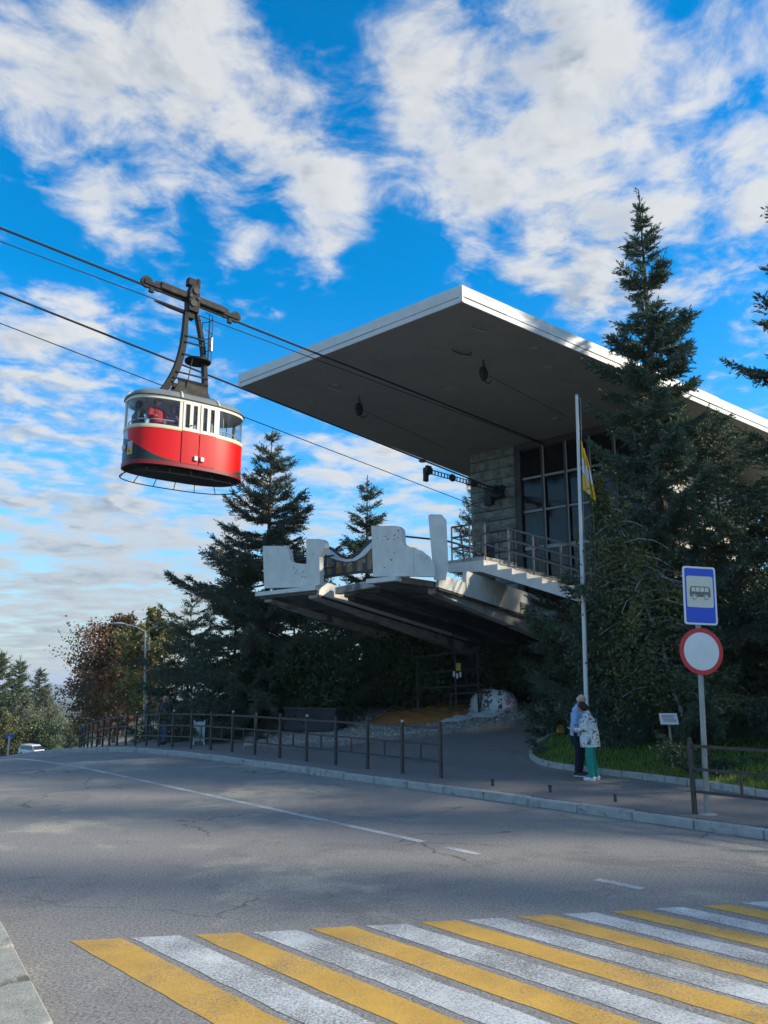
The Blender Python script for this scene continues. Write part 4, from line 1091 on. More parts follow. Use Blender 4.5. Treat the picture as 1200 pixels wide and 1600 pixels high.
def spruce(name, base, h, rb, seed, label, group, m, dens=1.0, z0=.06, droop=.25, shoot=.20, lean=(0, 0), ragged=.3, tip=1.0, K=4, bare=None, power=.85):
    r = np.random.default_rng(seed); t = thing(name, base, 0, label, 'tree', group)
    trunk = MB(); nseg = 14
    def axis(z): f = z/h; return Vector((lean[0]*f*f, lean[1]*f*f, z))
    trunk.tube([axis(h*i/nseg) for i in range(nseg+1)], [max(.012, .016*h*(1-i/nseg)**.9) for i in range(nseg+1)], 8)
    trunk.build('trunk', M_BARK, t, True, local=True)
    SP, SD, SL = [], [], []; limbs = MB()
    z = h*z0; ga = 0
    while z < h*.985:
        f = z/h; L0 = rb*(1-f)**power*(1 if f < .9 else .8)
        L0 = max(L0, .10)
        nb = int(r.integers(4, 7)) if f < .93 else 3
        L0 *= 1+ragged*r.uniform(-.75, .45); ph_ = r.uniform(0, 6.28)
        for b in range(nb):
            ga += 2.4+r.uniform(-.35, .35); zz_ = z+r.uniform(-.12, .12)
            L = L0*r.uniform(1-ragged*1.3, 1+ragged*.6)*(1+ragged*.5*math.sin(ga+ph_))
            if bare is not None and bare(ga % 6.283, f): continue
            up = (.75*(f-.35)+.05)-droop*(1-f)*1.1+r.uniform(-.12, .12)
            out = np.array([math.cos(ga), math.sin(ga), 0.]); side = np.array([-out[1], out[0], 0.])
            o = np.array(axis(zz_))
            n = max(4, int(L/.16))
            ts = np.linspace(0, 1, n+1)
            bz = L*(up*ts - droop*.55*np.sin(ts*math.pi*.9)*(1-f) + .22*ts**3*(1.2-f))
            path = o+out*(L*ts*(1-.12*abs(up)))[:, None]+np.array([0, 0, 1.])*bz[:, None]+side*(L*.10*r.normal()*ts**2)[:, None]
            if L > .5: limbs.tube([Vector(p) for p in path[::2]]+[Vector(path[-1])], [max(.006, .02*L**.6*(1-i/(len(path[::2])+1))) for i in range(len(path[::2])+1)], 4, cap=False)
            tan = np.gradient(path, axis=0); tan /= np.linalg.norm(tan, axis=1, keepdims=True)
            # side twigs in a flat, hanging spray
            nt = max(4, int(L/.05*dens))
            tt = np.sort(r.uniform(.14 if L > 1 else .05, 1, nt))
            for q in tt:
                i = min(n-1, int(q*n)); fr_ = q*n-i; p = path[i]*(1-fr_)+path[i+1]*fr_; d = tan[i]
                for sg in (-1, 1):
                    tl = (.10+.40*L*(1-q)**.8*min(1, q*2.2)+.05)*r.uniform(.55, 1.2); tl = min(tl, .62)
                    td = d*.85+side*sg*.7+np.array([0, 0, -.18-.25*r.random()*(1-f)+.12*f]); td /= np.linalg.norm(td)
                    ks = max(1, int(tl/(shoot*.6)))
                    for j in range(ks):
                        e = (j+.3)/ks
                        pp = p+td*(tl*e)+np.array([0, 0, -.18*tl*e*e])
                        SP.append(pp+r.normal(size=3)*.012); SD.append(td+r.normal(size=3)*.28); SL.append(shoot*r.uniform(.75, 1.2))
                        if r.random() < .45*dens:
                            sd2 = d*.6+r.normal(size=3)*.5+np.array([0, 0, -.25]); SP.append(pp); SD.append(sd2); SL.append(shoot*r.uniform(.6, 1.0))
                SP.append(p); SD.append(d+np.array([0, 0, .35])+r.normal(size=3)*.25); SL.append(shoot*r.uniform(.8, 1.2))
            SP.append(path[-1]); SD.append(tan[-1]); SL.append(shoot*1.3)
        z += (.21+.018*h*(.5+f*.5))*r.uniform(.6, 1.4)*(1 if f < .75 else .9)
    for j in range(7): SP.append(np.array(axis(h*(.955+.045*j/6)))); SD.append(np.array([r.normal()*.3, r.normal()*.3, 1.])); SL.append(shoot*1.1)
    V = brush(np.array(SP), np.array(SD), np.array(SL), (.016 if K > 7 else .019 if K > 5 else .024)*shoot/.17, K, r)
    link('crown', npmesh('crown', V, islands(V, K)), t, m)
    if limbs.v: tag(limbs.build('limbs', M_BARK, t, False, local=True), kind='stuff')
    return t
def gbase(u, v=None, n=None, y=None):
    d = pdir(u, 1100); 
    if y is None:
        # the point of picture column u at distance n across the road
        k = d.x/d.y; y = n/(.738*k+.675)
    x = d.x/d.y*y
    return ong(x, y, -.05)
def top_z(u, v, y): return at_depth(u, v, y).z
def sp(u, v, y, rb, seed, label, group, m, **kw):
    d = pdir(u, v); x = d.x/d.y*y; b = ong(x, y, -.05); return spruce(kw.pop('name', 'spruce_tree'), b, at_depth(u, v, y).z-b.z, rb, seed, label, group, m, **kw)
GR = 'spruces by the station'
sp(998, 298, 19.6, 3.1, 21, 'tall blue spruce with a thin ragged spire behind the flagpole', GR, M_SPR, K=9, dens=1.2, ragged=.5, power=.98, droop=.32)
sp(1292, 250, 17.4, 5.2, 22, 'dark spruce crowding in behind the bus stop sign', GR, M_SPR2, K=6, dens=.75, ragged=.4, power=.78)
sp(1110, 640, 23.0, 2.9, 27, 'dark spruce standing between the tall spruce and the station side wall', GR, M_SPR2, dens=.9, ragged=.4, power=.75)
sp(425, 676, 29.5, 4.3, 23, 'broad blue spruce left of the white jetties', GR, M_SPR3, K=6, dens=.95, ragged=.42, power=.8, droop=.2)
sp(574, 748, 34, 3.2, 24, 'spruce rising behind the painted board of the platform', GR, M_SPR2, dens=.9, ragged=.36, power=.8)
sp(738, 735, 38, 2.5, 25, 'spruce half hidden behind the stone tower', GR, M_SPR2, dens=.7, ragged=.35)
sp(372, 880, 31.0, 2.8, 26, 'low bushy spruce at the foot of the broad blue spruce', GR, M_SPR, dens=.8, ragged=.35, power=.6)
sp(300, 935, 34.0, 2.6, 28, 'small spruce beside the yellow-green tree, behind the railing', GR, M_SPR2, dens=.7, ragged=.35, power=.6)
sp(462, 890, 36.0, 3.0, 29, 'spruce seen under the end jetty, behind the dark shrubs', GR, M_SPR2, dens=.7, ragged=.3, power=.5)

# ---- leafy trees
def leaves(P0, size, r, asp=.6, droop=.3):
    n = len(P0); d = r.normal(size=(n, 3)); d[:, 2] -= droop; d /= np.linalg.norm(d, axis=1, keepdims=True)
    h = r.normal(size=(n, 3)); s = np.cross(d, h); s /= np.linalg.norm(s, axis=1, keepdims=True)+1e-9
    L = (size*r.uniform(.7, 1.3, n))[:, None]; w = L*asp*.5
    return np.stack([P0, P0+d*L*.45+s*w, P0+d*L, P0+d*L*.45-s*w], 1).reshape(-1, 4, 3)
def leafmesh(Q): V = Q.reshape(-1, 3); return npmesh('crown', V, np.arange(len(V)).reshape(-1, 4))
def broadleaf(name, base, h, rad, seed, label, group, m, cnt=9000, size=.10, barkm=None, clear=.25, twigs=60, flat=1.0, lean=(0, 0), weep=0.0, rtrunk=None, asp=.6):
    r = np.random.default_rng(seed); t = thing(name, base, 0, label, 'tree', group)
    barkm = barkm or M_BARK; tr = MB(); rt = rtrunk or .018*h+.02
    ax = [Vector((lean[0]*(i/8)**1.3+.05*r.normal()*(i > 0), lean[1]*(i/8)**1.3+.05*r.normal()*(i > 0), h*.93*i/8)) for i in range(9)]
    tr.tube(ax, [rt*(1-.9*i/8) for i in range(9)], 7); tr.build('trunk', barkm, t, True, local=True)
    lb = MB(); pts = []
    for k in range(twigs):
        f = clear+(1-clear)*((k+.5)/twigs)**.9; i = min(7, int(f*8/1.0*.999)); a = ax[i].lerp(ax[i+1], f*8-i)
        ang = k*2.4+r.uniform(-.4, .4); prof_r = rad*(math.sin(min(1, (f-clear)/(1-clear)*1.0+.12)*math.pi)**.7*.9+.15)
        L = prof_r*r.uniform(.6, 1.15); up = r.uniform(.1, .7)*(1-.2*f)
        d = Vector((math.cos(ang), math.sin(ang), up*flat)).normalized(); side = Vector((-d.y, d.x, 0))
        path = [a+d*(L*q)+Vector((0, 0, -weep*L*q*q))+side*(r.normal()*.05*L) for q in (0, .35, .7, 1)]
        lb.tube(path, [rt*.35, rt*.22, rt*.12, .006], 4, cap=False)
        n = int(cnt/twigs)
        q = r.uniform(.25, 1.05, n)
        pa = np.array([list(path[0].lerp(path[-1], x)) for x in q])
        cl = r.normal(size=(max(3, n//40), 3))*np.array([.16, .16, .12])*L
        off = cl[r.integers(0, len(cl), n)]+r.normal(size=(n, 3))*.07*rad*.6
        p = pa+off
        if weep: p[:, 2] -= weep*.5*L*q*q+weep*r.uniform(0, 1, n)**2*.9
        pts.append(p)
    tag(lb.build('limbs', barkm, t, False, local=True), kind='stuff')
    Q = leaves(np.concatenate(pts), size, r, asp, .3+weep)
    link('crown', leafmesh(Q), t, m); return t
M_BIR = leafmat('birch_leaves', (.035, .065, .02), (.10, .14, .045), .3, c3=(.16, .15, .03), tscale=1.5)
M_BIRB = mat('birch_bark', (.42, .40, .35), .85, var=.3, vscale=10, col2=(.05, .045, .04), c2lo=.55, c2hi=.62, c2scale=9)
bb = at_ground(1083, 1178); topb = at_depth(965, 690, 17.6)
broadleaf('birch_tree', bb-UP*.05, topb.z-bb.z, 1.55, 41, 'young leaning birch with thin pale trunk growing on the lawn', None, M_BIR, cnt=15000, size=.085, barkm=M_BIRB, clear=.16, twigs=80, lean=(topb.x-bb.x-.35, .2), weep=.55, rtrunk=.062)
M_AUT = leafmat('autumn_leaves', (.10, .045, .018), (.24, .11, .04), .3, c3=(.08, .07, .025), tscale=.55)
M_YEL2 = leafmat('yellowing_leaves', (.10, .11, .025), (.24, .21, .05), .3, c3=(.07, .09, .03), tscale=.8)
M_GRN = leafmat('green_leaves', (.03, .06, .018), (.08, .13, .035), .28, c3=(.05, .08, .03), tscale=.8)
def bl_at(name, u, vtop, y, rad, seed, label, m, group=None, **kw):
    d = pdir(u, vtop); x = d.x/d.y*y; b = ong(x, y, -.05); return broadleaf(name, b, at_depth(u, vtop, y).z-b.z, rad, seed, label, group, m, **kw)
bl_at('autumn_tree', 192, 955, 43, 3.2, 51, 'rusty brown autumn tree beyond the end of the railing', M_AUT, cnt=26000, size=.15, clear=.10, twigs=90)
bl_at('autumn_tree', 243, 943, 39, 2.0, 52, 'yellow-green tree behind the street lamp', M_YEL2, cnt=11000, size=.16, clear=.15, twigs=60)
bl_at('autumn_tree', 165, 1010, 47, 2.3, 53, 'small brownish tree at the side of the rusty autumn tree', M_AUT, cnt=9000, size=.17, clear=.08, twigs=50)
# trees down the street on the far left
FT = 'trees down the street'
M_PINE = leafmat('pine_needles', (.03, .055, .02), (.09, .12, .045), .1, c3=(.06, .085, .04), tscale=.3)
sp(2, 1018, 80, 3.4, 61, 'tall pine at the edge of the group down the street', FT, M_PINE, dens=.55, shoot=.34, K=4, name='pine_tree', ragged=.4, power=.6)
sp(32, 1028, 84, 3.0, 62, 'pine with a ragged top beside the tall pine down the street', FT, M_PINE, dens=.55, shoot=.34, K=4, name='pine_tree', ragged=.4, power=.6)
sp(64, 1046, 88, 3.0, 63, 'shorter pine beside the gap with the distant hills', FT, M_PINE, dens=.55, shoot=.34, K=4, name='pine_tree', ragged=.4, power=.65)
sp(-30, 1010, 82, 3.4, 64, 'pine overlapping the tall pine down the street', FT, M_PINE, dens=.5, shoot=.34, K=4, name='pine_tree', ragged=.4, power=.6)
M_PALE = leafmat('pale_birch_leaves', (.09, .105, .055), (.19, .20, .11), .3)
bl_at('birch_tree', 40, 1075, 76, 2.1, 66, 'pale leaved birch with a thin trunk in front of the pines', M_PALE, FT, cnt=7000, size=.16, barkm=M_BIRB, clear=.3, twigs=50, weep=.3, rtrunk=.07)
bl_at('birch_tree', 72, 1068, 80, 2.3, 67, 'pale leaved birch nearest the gap with the distant hills', M_PALE, FT, cnt=8000, size=.16, barkm=M_BIRB, clear=.28, twigs=50, weep=.3, rtrunk=.07)
bl_at('green_tree', 5, 1105, 72, 2.2, 68, 'low yellow-green tree above the blue street sign', M_YEL2, FT, cnt=8000, size=.16, clear=.1, twigs=50)
bl_at('green_tree', 122, 1118, 84, 2.0, 69, 'small dark round tree below the gap with the distant hills', M_GRN, FT, cnt=6000, size=.18, clear=.1, twigs=40)
bl_at('green_tree', 60, 1125, 74, 2.6, 70, 'dark leafy tree behind the white van', M_GRN, FT, cnt=8000, size=.18, clear=.05, twigs=40)
# ---- shrubs round the platform
def shrub(base, h, rad, seed, label, m, cnt=6000, size=.09, name='shrub', cat='shrub'):
    r = np.random.default_rng(seed); t = thing(name, base, 0, label, cat, 'shrubs round the platform')
    sb = MB()
    for k in range(7):
        a = k*2.4; sb.tube([Vector((.05*math.cos(a), .05*math.sin(a), 0)), Vector((rad*.4*math.cos(a), rad*.4*math.sin(a), h*.45)), Vector((rad*.7*math.cos(a), rad*.7*math.sin(a), h*.8))], [.03, .02, .008], 4, cap=False)
    sb.build('stems', M_BARK, t, False, local=True)
    cl = r.normal(size=(60, 3)); cl /= np.linalg.norm(cl, axis=1, keepdims=True); cl *= (r.uniform(.45, 1, 60)[:, None])
    cl = cl*np.array([rad, rad, h*.5])+np.array([0, 0, h*.52])
    P_ = cl[r.integers(0, 60, cnt)]+r.normal(size=(cnt, 3))*np.array([rad*.16, rad*.16, h*.07]); P_[:, 2] = np.maximum(P_[:, 2], .03)
    link('foliage', leafmesh(leaves(P_, size, r)), t, m); return t
M_SHR = leafmat('shrub_leaves', (.014, .04, .010), (.045, .095, .02), .25)
for i, (p, q, h, rad, lab) in enumerate([(-3.4, 4.2, 3.1, 1.6, 'big dark shrub under the end jetty'), (-1.6, 1.6, 3.0, 1.7, 'dark shrub deep under the middle of the platform'), (-5.2, 2.4, 3.4, 2.0, 'dark shrub between the broad blue spruce and the jetties'), (.8, -.6, 2.4, 1.4, 'dark shrub behind the iron gate under the platform'), (-6.8, 4.6, 3.0, 1.7, 'dark shrub by the railing below the broad blue spruce'), (-4.6, -.6, 4.0, 2.0, 'tall dark shrub behind the end jetty')]):
    c = P(p, q, 0); shrub(ong(c.x, c.y, -.05), h, rad, 70+i, lab, M_SHR, cnt=6500, size=.13)
# feathery evergreen at the right of the driveway
sp(872, 905, 22.6, 1.15, 81, 'narrow dark evergreen beside the driveway under the stair', GR, M_SPR2, dens=1.1, ragged=.2, power=.35, name='evergreen_shrub')
sp(940, 880, 20.6, 1.2, 82, 'dark evergreen shrub behind the flagpole foot', GR, M_SPR, dens=1.0, ragged=.25, power=.4, name='evergreen_shrub')
sp(1020, 900, 20.4, 1.5, 83, 'dark evergreen shrub filling the gap behind the birch', GR, M_SPR2, dens=1.0, ragged=.25, power=.45, name='evergreen_shrub')
sp(1150, 800, 20.0, 1.8, 84, 'dark bushy spruce behind the round road sign', GR, M_SPR2, dens=.9, ragged=.25, power=.45)
# spruces of the same row beyond the frame, whose shade lies across the street
for i, (x, y, h, rb) in enumerate([(15.5, 11.5, 13, 3.4), (17.5, 7.0, 12.5, 3.4), (25, 20, 16, 4)]):
    spruce('spruce_tree', ong(x, y, -.05), h, rb, 90+i, ['spruce further along the lawn past the railing', 'spruce at the far end of the lawn', 'tall spruce behind the row along the lawn', 'spruce where the lawn meets the crossing', 'tall spruce standing back from the crossing'][i], GR, M_SPR2, dens=.45, shoot=.3, K=4, ragged=.4)

# ================================================================== STREET FURNITURE
def fence(name, s_list, n, label, ball=True):
    root = thing(name, ong(*xy(*s_list[0])[:2]), 0, label, 'railing'); H = 1.08
    pts = []
    for i, (s, n) in enumerate(s_list):
        p = xy(s, n); z = prof(s)+.13; b = Vector((p.x, p.y, z)); pts.append(b)
        o = MB().box(b+UP*(H/2), (.06, .06, H), (RD, RN, UP)).build('post', M_IRON, root)
        MB().ell(b+UP*(H+.02), (.035, .035, .035), nu=8, nv=6).build('ball_cap', M_IRON if i % 3 != 1 else mat('pale_ball', (.5, .48, .45), .5), o, True)
    for a, b in zip(pts, pts[1:]):
        d = (b-a).normalized()
        for hh, w in ((1.0, .045), (.66, .04), (.33, .04)):
            MB().bar(a+UP*hh+d*.03, b+UP*hh-d*.03, .03, w).build('rail', M_IRON, root)
        m = (a+b)/2; MB().box(m+UP*.495, (.035, .028, .29), (d, RN, UP)).build('baluster', M_IRON, root)
    return root
fs = [(11.87+1.15*i, 12.45) for i in range(11)]
for i in range(13): fs.append((fs[-1][0]+1.0, fs[-1][1]+.05+.022*i))
fence('iron_railing', fs, None, 'long brown iron railing along the kerb in front of the platform')
fence('iron_railing', [(6.22-1.5*i, 12.1) for i in range(6)], None, 'short brown iron railing beginning beside the bus stop sign')
for (u, v, lab) in [(860, 1238, 'cut-off iron post stub in the pavement nearer the long railing'), (962, 1253, 'cut-off iron post stub in the pavement nearer the bus stop sign'), (770, 1228, 'cut-off iron post stub nearest the end of the long railing')]:
    c = at_ground(u, v); t = thing('post_stub', c, 0, lab, 'post stub')
    MB().tube([c, c+UP*.10], [.032, .030], 8).build('stump', M_IRON, t); MB().tube([c+UP*.10, c+UP*.125], [.042, .03], 8).build('cap', M_BLACK, t)

# ---- bus stop sign over a round prohibition sign
sb_ = at_ground(1105, 1272); top = at_depth(1084, 896, sb_.y)
sign = thing('road_sign', sb_, 0, 'grey post with blue bus stop sign above a round red-edged white sign', 'road sign')
ptop = at_depth(1087, 893, sb_.y)
MB().tube([sb_-UP*.05, ptop], .042, 14).build('post', mat('galvanised_post', (.33, .33, .31), .5, metal=.4, var=.15, vscale=5), sign, True)
MB().disc(sb_, UP, .16, .02, 14, .12).build('concrete_foot', M_KERB, sign)
yaw = R(8); SX = Vector((math.cos(yaw), math.sin(yaw), 0)); SNn = Vector((math.sin(yaw), -math.cos(yaw), 0))
tilt = (ptop-sb_).normalized(); SZ = (tilt-SNn*tilt.dot(SNn)).normalized(); SX = SNn.cross(SZ)*-1
SX = SZ.cross(SNn); SX = SX if SX.x > 0 else -SX
def onpost(z): return sb_.lerp(ptop, (z-sb_.z)/(ptop.z-sb_.z))
def rrect(w, h, r, k=5):
    out = []
    for cx_, cy_, a0 in ((w/2-r, h/2-r, 0), (-w/2+r, h/2-r, 90), (-w/2+r, -h/2+r, 180), (w/2-r, -h/2+r, 270)):
        for i in range(k+1): a = R(a0+90*i/k); out.append((cx_+r*math.cos(a), cy_+r*math.sin(a)))
    return out
def plate(c, outline, off, th, name, m, parent):
    return MB().prism([c+SX*x+SZ*z+SNn*off for x, z in outline], SNn*th).build(name, m, parent, recalc=True)
M_SW = mat('sign_white', (.74, .75, .74), .4); M_SBL = mat('sign_blue', (.006, .065, .55), .35, spec=.5); M_SRD = mat('sign_red', (.52, .015, .02), .35, spec=.5)
M_SCR = mat('sign_cream', (.66, .64, .52), .45, var=.05); M_SGY = mat('sign_grey_print', (.15, .145, .13), .5)
zc1 = at_depth(1091, 931, sb_.y).z; c1 = onpost(zc1)+SNn*.05+SX*.02
bw, bh = .56, .93
bp_ = plate(c1, rrect(bw, bh, .045), 0, .012, 'bus_stop_plate', M_SW, sign)
plate(c1, rrect(bw-.06, bh-.06, .03), .0125, .002, 'blue_field', M_SBL, bp_)
pc1 = c1+SZ*.06
plate(pc1, rrect(.45, .50, .035), .0147, .002, 'cream_field', M_SCR, bp_)
# the little bus
def bus(c):
    def px(x, z): return (x, z)
    body = [(-.17, -.085), (-.178, -.02), (-.165, .055), (-.15, .085), (.155, .085), (.17, .06), (.178, -.02), (.178, -.085)]
    plate(c, body, .0170, .0015, 'bus_body', M_SGY, bp_)
    for x0, x1 in ((-.145, -.085), (-.075, -.01), (0, .07), (.08, .145)):
        plate(c, [(x0, .0), (x0+.006, .07), (x1, .07), (x1, .0)], .0187, .001, 'bus_window', M_SCR, bp_)
    for x in (-.10, .10):
        plate(c, [(x+.047*math.cos(a), -.09+.047*math.sin(a)) for a in np.linspace(0, 6.283, 20)[:-1]], .0189, .001, 'bus_wheel', M_SCR, bp_)
        plate(c, [(x+.038*math.cos(a), -.09+.038*math.sin(a)) for a in np.linspace(0, 6.283, 20)[:-1]], .0201, .001, 'bus_tyre', M_SGY, bp_)
        plate(c, [(x+.027*math.cos(a), -.09+.027*math.sin(a)) for a in np.linspace(0, 6.283, 20)[:-1]], .0213, .001, 'bus_hub', M_SCR, bp_)
bus(pc1)
zc2 = at_depth(1094, 1018, sb_.y).z; c2 = onpost(zc2)+SNn*.05+SX*.0
circ = lambda r: [(r*math.cos(a), r*math.sin(a)) for a in np.linspace(0, 6.283, 49)[:-1]]
rp_ = plate(c2, circ(.365), 0, .012, 'round_plate', M_SRD, sign)
plate(c2, circ(.295), .0125, .002, 'white_field', mat('weathered_sign_white', (.70, .72, .70), .35, var=.08, vscale=3), rp_)
for zc_ in (zc1+.25, zc1-.25, zc2+.12, zc2-.12): 
    cc = onpost(zc_); MB().tube([cc-SZ*.02, cc+SZ*.02], .05, 12).bar(cc, cc+SNn*.055, .03, .03).build('clamp', M_GREYM, sign)

# ---- flagpole and flag
fy = 18.3; fb = at_depth(917, 1150, fy); fb = ong(fb.x, fb.y, .05); ft = at_depth(901, 618, fy)
pole = thing('flagpole', fb, 0, 'tall slim white flagpole on the lawn behind the two people', 'flagpole')
MB().tube([fb, fb.lerp(ft, .5), ft], [.052, .045, .036], 12).build('pole', mat('white_pole_paint', (.66, .66, .62), .45, var=.06, vscale=4), pole, True)
MB().tube([ft, ft+UP*.03], .045, 12).build('cap', M_GREYM, pole); MB().bar(ft-UP*.08, ft-UP*.08+Vector((.1, 0, 0)), .02, .02).build('halyard_arm', M_GREYM, pole)
MB().tube([ft-UP*.08+Vector((.09, 0, 0)), fb+UP*1.1+Vector((.06, 0, 0))], .005, 4).build('halyard', mat('halyard_rope', (.4, .4, .38), .8), pole)
def flagmat():
    m = bpy.data.materials.new('flag_cloth'); m.use_nodes = True; t = m.node_tree; b = t.nodes['Principled BSDF']; b.inputs['Roughness'].default_value = .8
    at_ = N(t, 'ShaderNodeAttribute'); at_.attribute_name = 'flaguv'; sp_ = N(t, 'ShaderNodeSeparateXYZ'); t.links.new(at_.outputs['Vector'], sp_.inputs[0])
    u, v = sp_.outputs[0], sp_.outputs[1]
    a = math_(t, 'LESS_THAN', math_(t, 'ABSOLUTE', math_(t, 'SUBTRACT', v, .5)), .15); c_ = math_(t, 'LESS_THAN', math_(t, 'ABSOLUTE', math_(t, 'SUBTRACT', u, .40)), .10)
    f = math_(t, 'MAXIMUM', a, c_); t.links.new(mixc(t, f, (.70, .42, .015), (.66, .66, .66)), b.inputs['Base Color'])
    tr = b.inputs['Transmission Weight']; return m
flag = thing('flag', ft-UP*2.2, 0, 'limp yellow flag with a white cross hanging from the white flagpole', 'flag')
nu_, nv_ = 22, 30; V = []; UV = []
hz0 = at_depth(906, 688, fy).z; hz1 = at_depth(910, 785, fy).z
A_ = fb.lerp(ft, (hz0-fb.z)/(ft.z-fb.z)); B_ = fb.lerp(ft, (hz1-fb.z)/(ft.z-fb.z))
for j in range(nv_+1):
    v = j/nv_
    for i in range(nu_+1):
        u = i/nu_
        hang = Vector((.055+.30*u**.7*(.25+.75*v)+.035*math.sin(u*15+v*2)*(.3+u), -.05+.05*math.cos(u*15+v*2)*(.3+u), -.42*u*(1-.35*v)))
        V.append(A_.lerp(B_, v*.80)+hang-UP*(.02*v)); UV.append((u, 1-v, 0))
me = bpy.data.meshes.new('cloth'); inv = wmat(flag).inverted()
me.from_pydata([tuple(inv @ p) for p in V], [], [(j*(nu_+1)+i, j*(nu_+1)+i+1, (j+1)*(nu_+1)+i+1, (j+1)*(nu_+1)+i) for j in range(nv_) for i in range(nu_)]); me.update()
at__ = me.attributes.new('flaguv', 'FLOAT_VECTOR', 'POINT'); at__.data.foreach_set('vector', np.array(UV, np.float32).ravel())
cl = link('cloth', me, flag, flagmat(), True)
md = cl.modifiers.new('thickness', 'SOLIDIFY'); md.thickness = .004
for v in (.02, .4, .8):
    c = A_.lerp(B_, v); MB().torus(c+Vector((.05, 0, 0)), UP, .055, .008, 12, 4).build('flag_ring', M_GREYM, flag)

# ---- plaque on the lawn
pb = at_ground(1052, 1200, .07); pl_ = thing('plaque_stand', pb, 0, 'small slanted plaque on a thin post on the lawn', 'plaque')
pt = at_depth(1049, 1128, pb.y); MB().tube([pb-UP*.04, Vector((pb.x-.02, pb.y, pt.z))], .028, 8).build('post', mat('plaque_post', (.28, .25, .18), .6), pl_)
pc_ = Vector((pb.x-.02, pb.y, pt.z+.06)); T1 = Vector((.97, -.22, 0)).normalized(); T2 = Vector((.15, .68, .62)).normalized(); T3 = T1.cross(T2).normalized(); T2 = T3.cross(T1)
pn = MB().box(pc_, (.36, .32, .025), (T1, T2, T3), bev=.006).build('panel', mat('plaque_white', (.62, .60, .56), .5), pl_)
prr = random.Random(9)
for k in range(5):
    MB().box(pc_+T3*.0145+T2*(.09-.045*k)+T1*prr.uniform(-.02, .02), (.26-.03*prr.random(), .022, .003), (T1, T2, T3)).build('printed_line', mat('plaque_print', (.28, .12, .09), .6) if k in (1, 3) else mat('plaque_print_grey', (.33, .30, .27), .6), pn)

# ---- things lying under the platform
M_TARP = mat('white_tarpaulin', (.78, .80, .80), .5, var=.1, vscale=3)
def cloth(name, px, hts, m, parent, seed, amp=.06):
    r = random.Random(seed); bm = bmesh.new()
    pts = [at_ground(u, v, .035) for u, v in px]; poly = [Vector(p.xy) for p in pts]
    f = bm.faces.new([bm.verts.new((p.x, p.y, 0)) for p in poly]); bmesh.ops.triangulate(bm, faces=[f])
    for ax in (0, 1):
        lo = min(p[ax] for p in poly); hi = max(p[ax] for p in poly); q = lo+.1
        while q < hi:
            co = [0, 0, 0]; co[ax] = q; no_ = [0, 0, 0]; no_[ax] = 1
            bmesh.ops.bisect_plane(bm, geom=bm.verts[:]+bm.edges[:]+bm.faces[:], plane_co=co, plane_no=no_); q += .1
    for v in bm.verts:
        d = min(((v.co.x-a.x)**2+(v.co.y-a.y)**2)**.5 for a in poly)
        e = 1e9
        for a, b in zip(poly, poly[1:]+poly[:1]):
            ab = b-a; t_ = max(0, min(1, (Vector(v.co.xy)-a).dot(ab)/max(ab.length_squared, 1e-9))); e = min(e, (Vector(v.co.xy)-(a+ab*t_)).length)
        k = 1-math.exp(-e/.35)
        v.co.z = zg(v.co.x, v.co.y)+.04+hts*k+amp*math.sin(v.co.x*7+seed)*math.cos(v.co.y*6+v.co.x*3)*k+r.uniform(0, .02)
    me = bpy.data.meshes.new(name); bm.to_mesh(me); bm.free()
    if sum(p.normal.z for p in me.polygons) < 0: me.flip_normals()
    o = link(name, me, parent, m, True); return o
sand = cloth('sand_heap', [(570, 1131), (600, 1118), (640, 1104), (680, 1098), (720, 1098), (745, 1104), (740, 1118), (690, 1128), (640, 1133)], .22, mat('orange_sand', (.44, .18, .045), .95, var=.2, vscale=6, bump=.8, bscale=30), None, 3, .05)
tag(sand, 'heap of orange sand on the gravel under the platform', 'sand', kind=None)
tp = cloth('tarpaulin', [(672, 1124), (690, 1116), (722, 1105), (740, 1100), (775, 1108), (790, 1114), (770, 1122), (745, 1121), (715, 1128), (690, 1129)], .10, M_TARP, None, 5, .05); tag(tp, 'crumpled white tarpaulin spread beside the orange sand', 'tarpaulin')
tp2 = cloth('tarpaulin', [(552, 1133), (570, 1122), (600, 1117), (606, 1121), (585, 1129), (565, 1135)], .06, M_TARP, None, 6, .04); tag(tp2, 'scrap of white tarpaulin at the gravel end of the sand heap', 'tarpaulin')
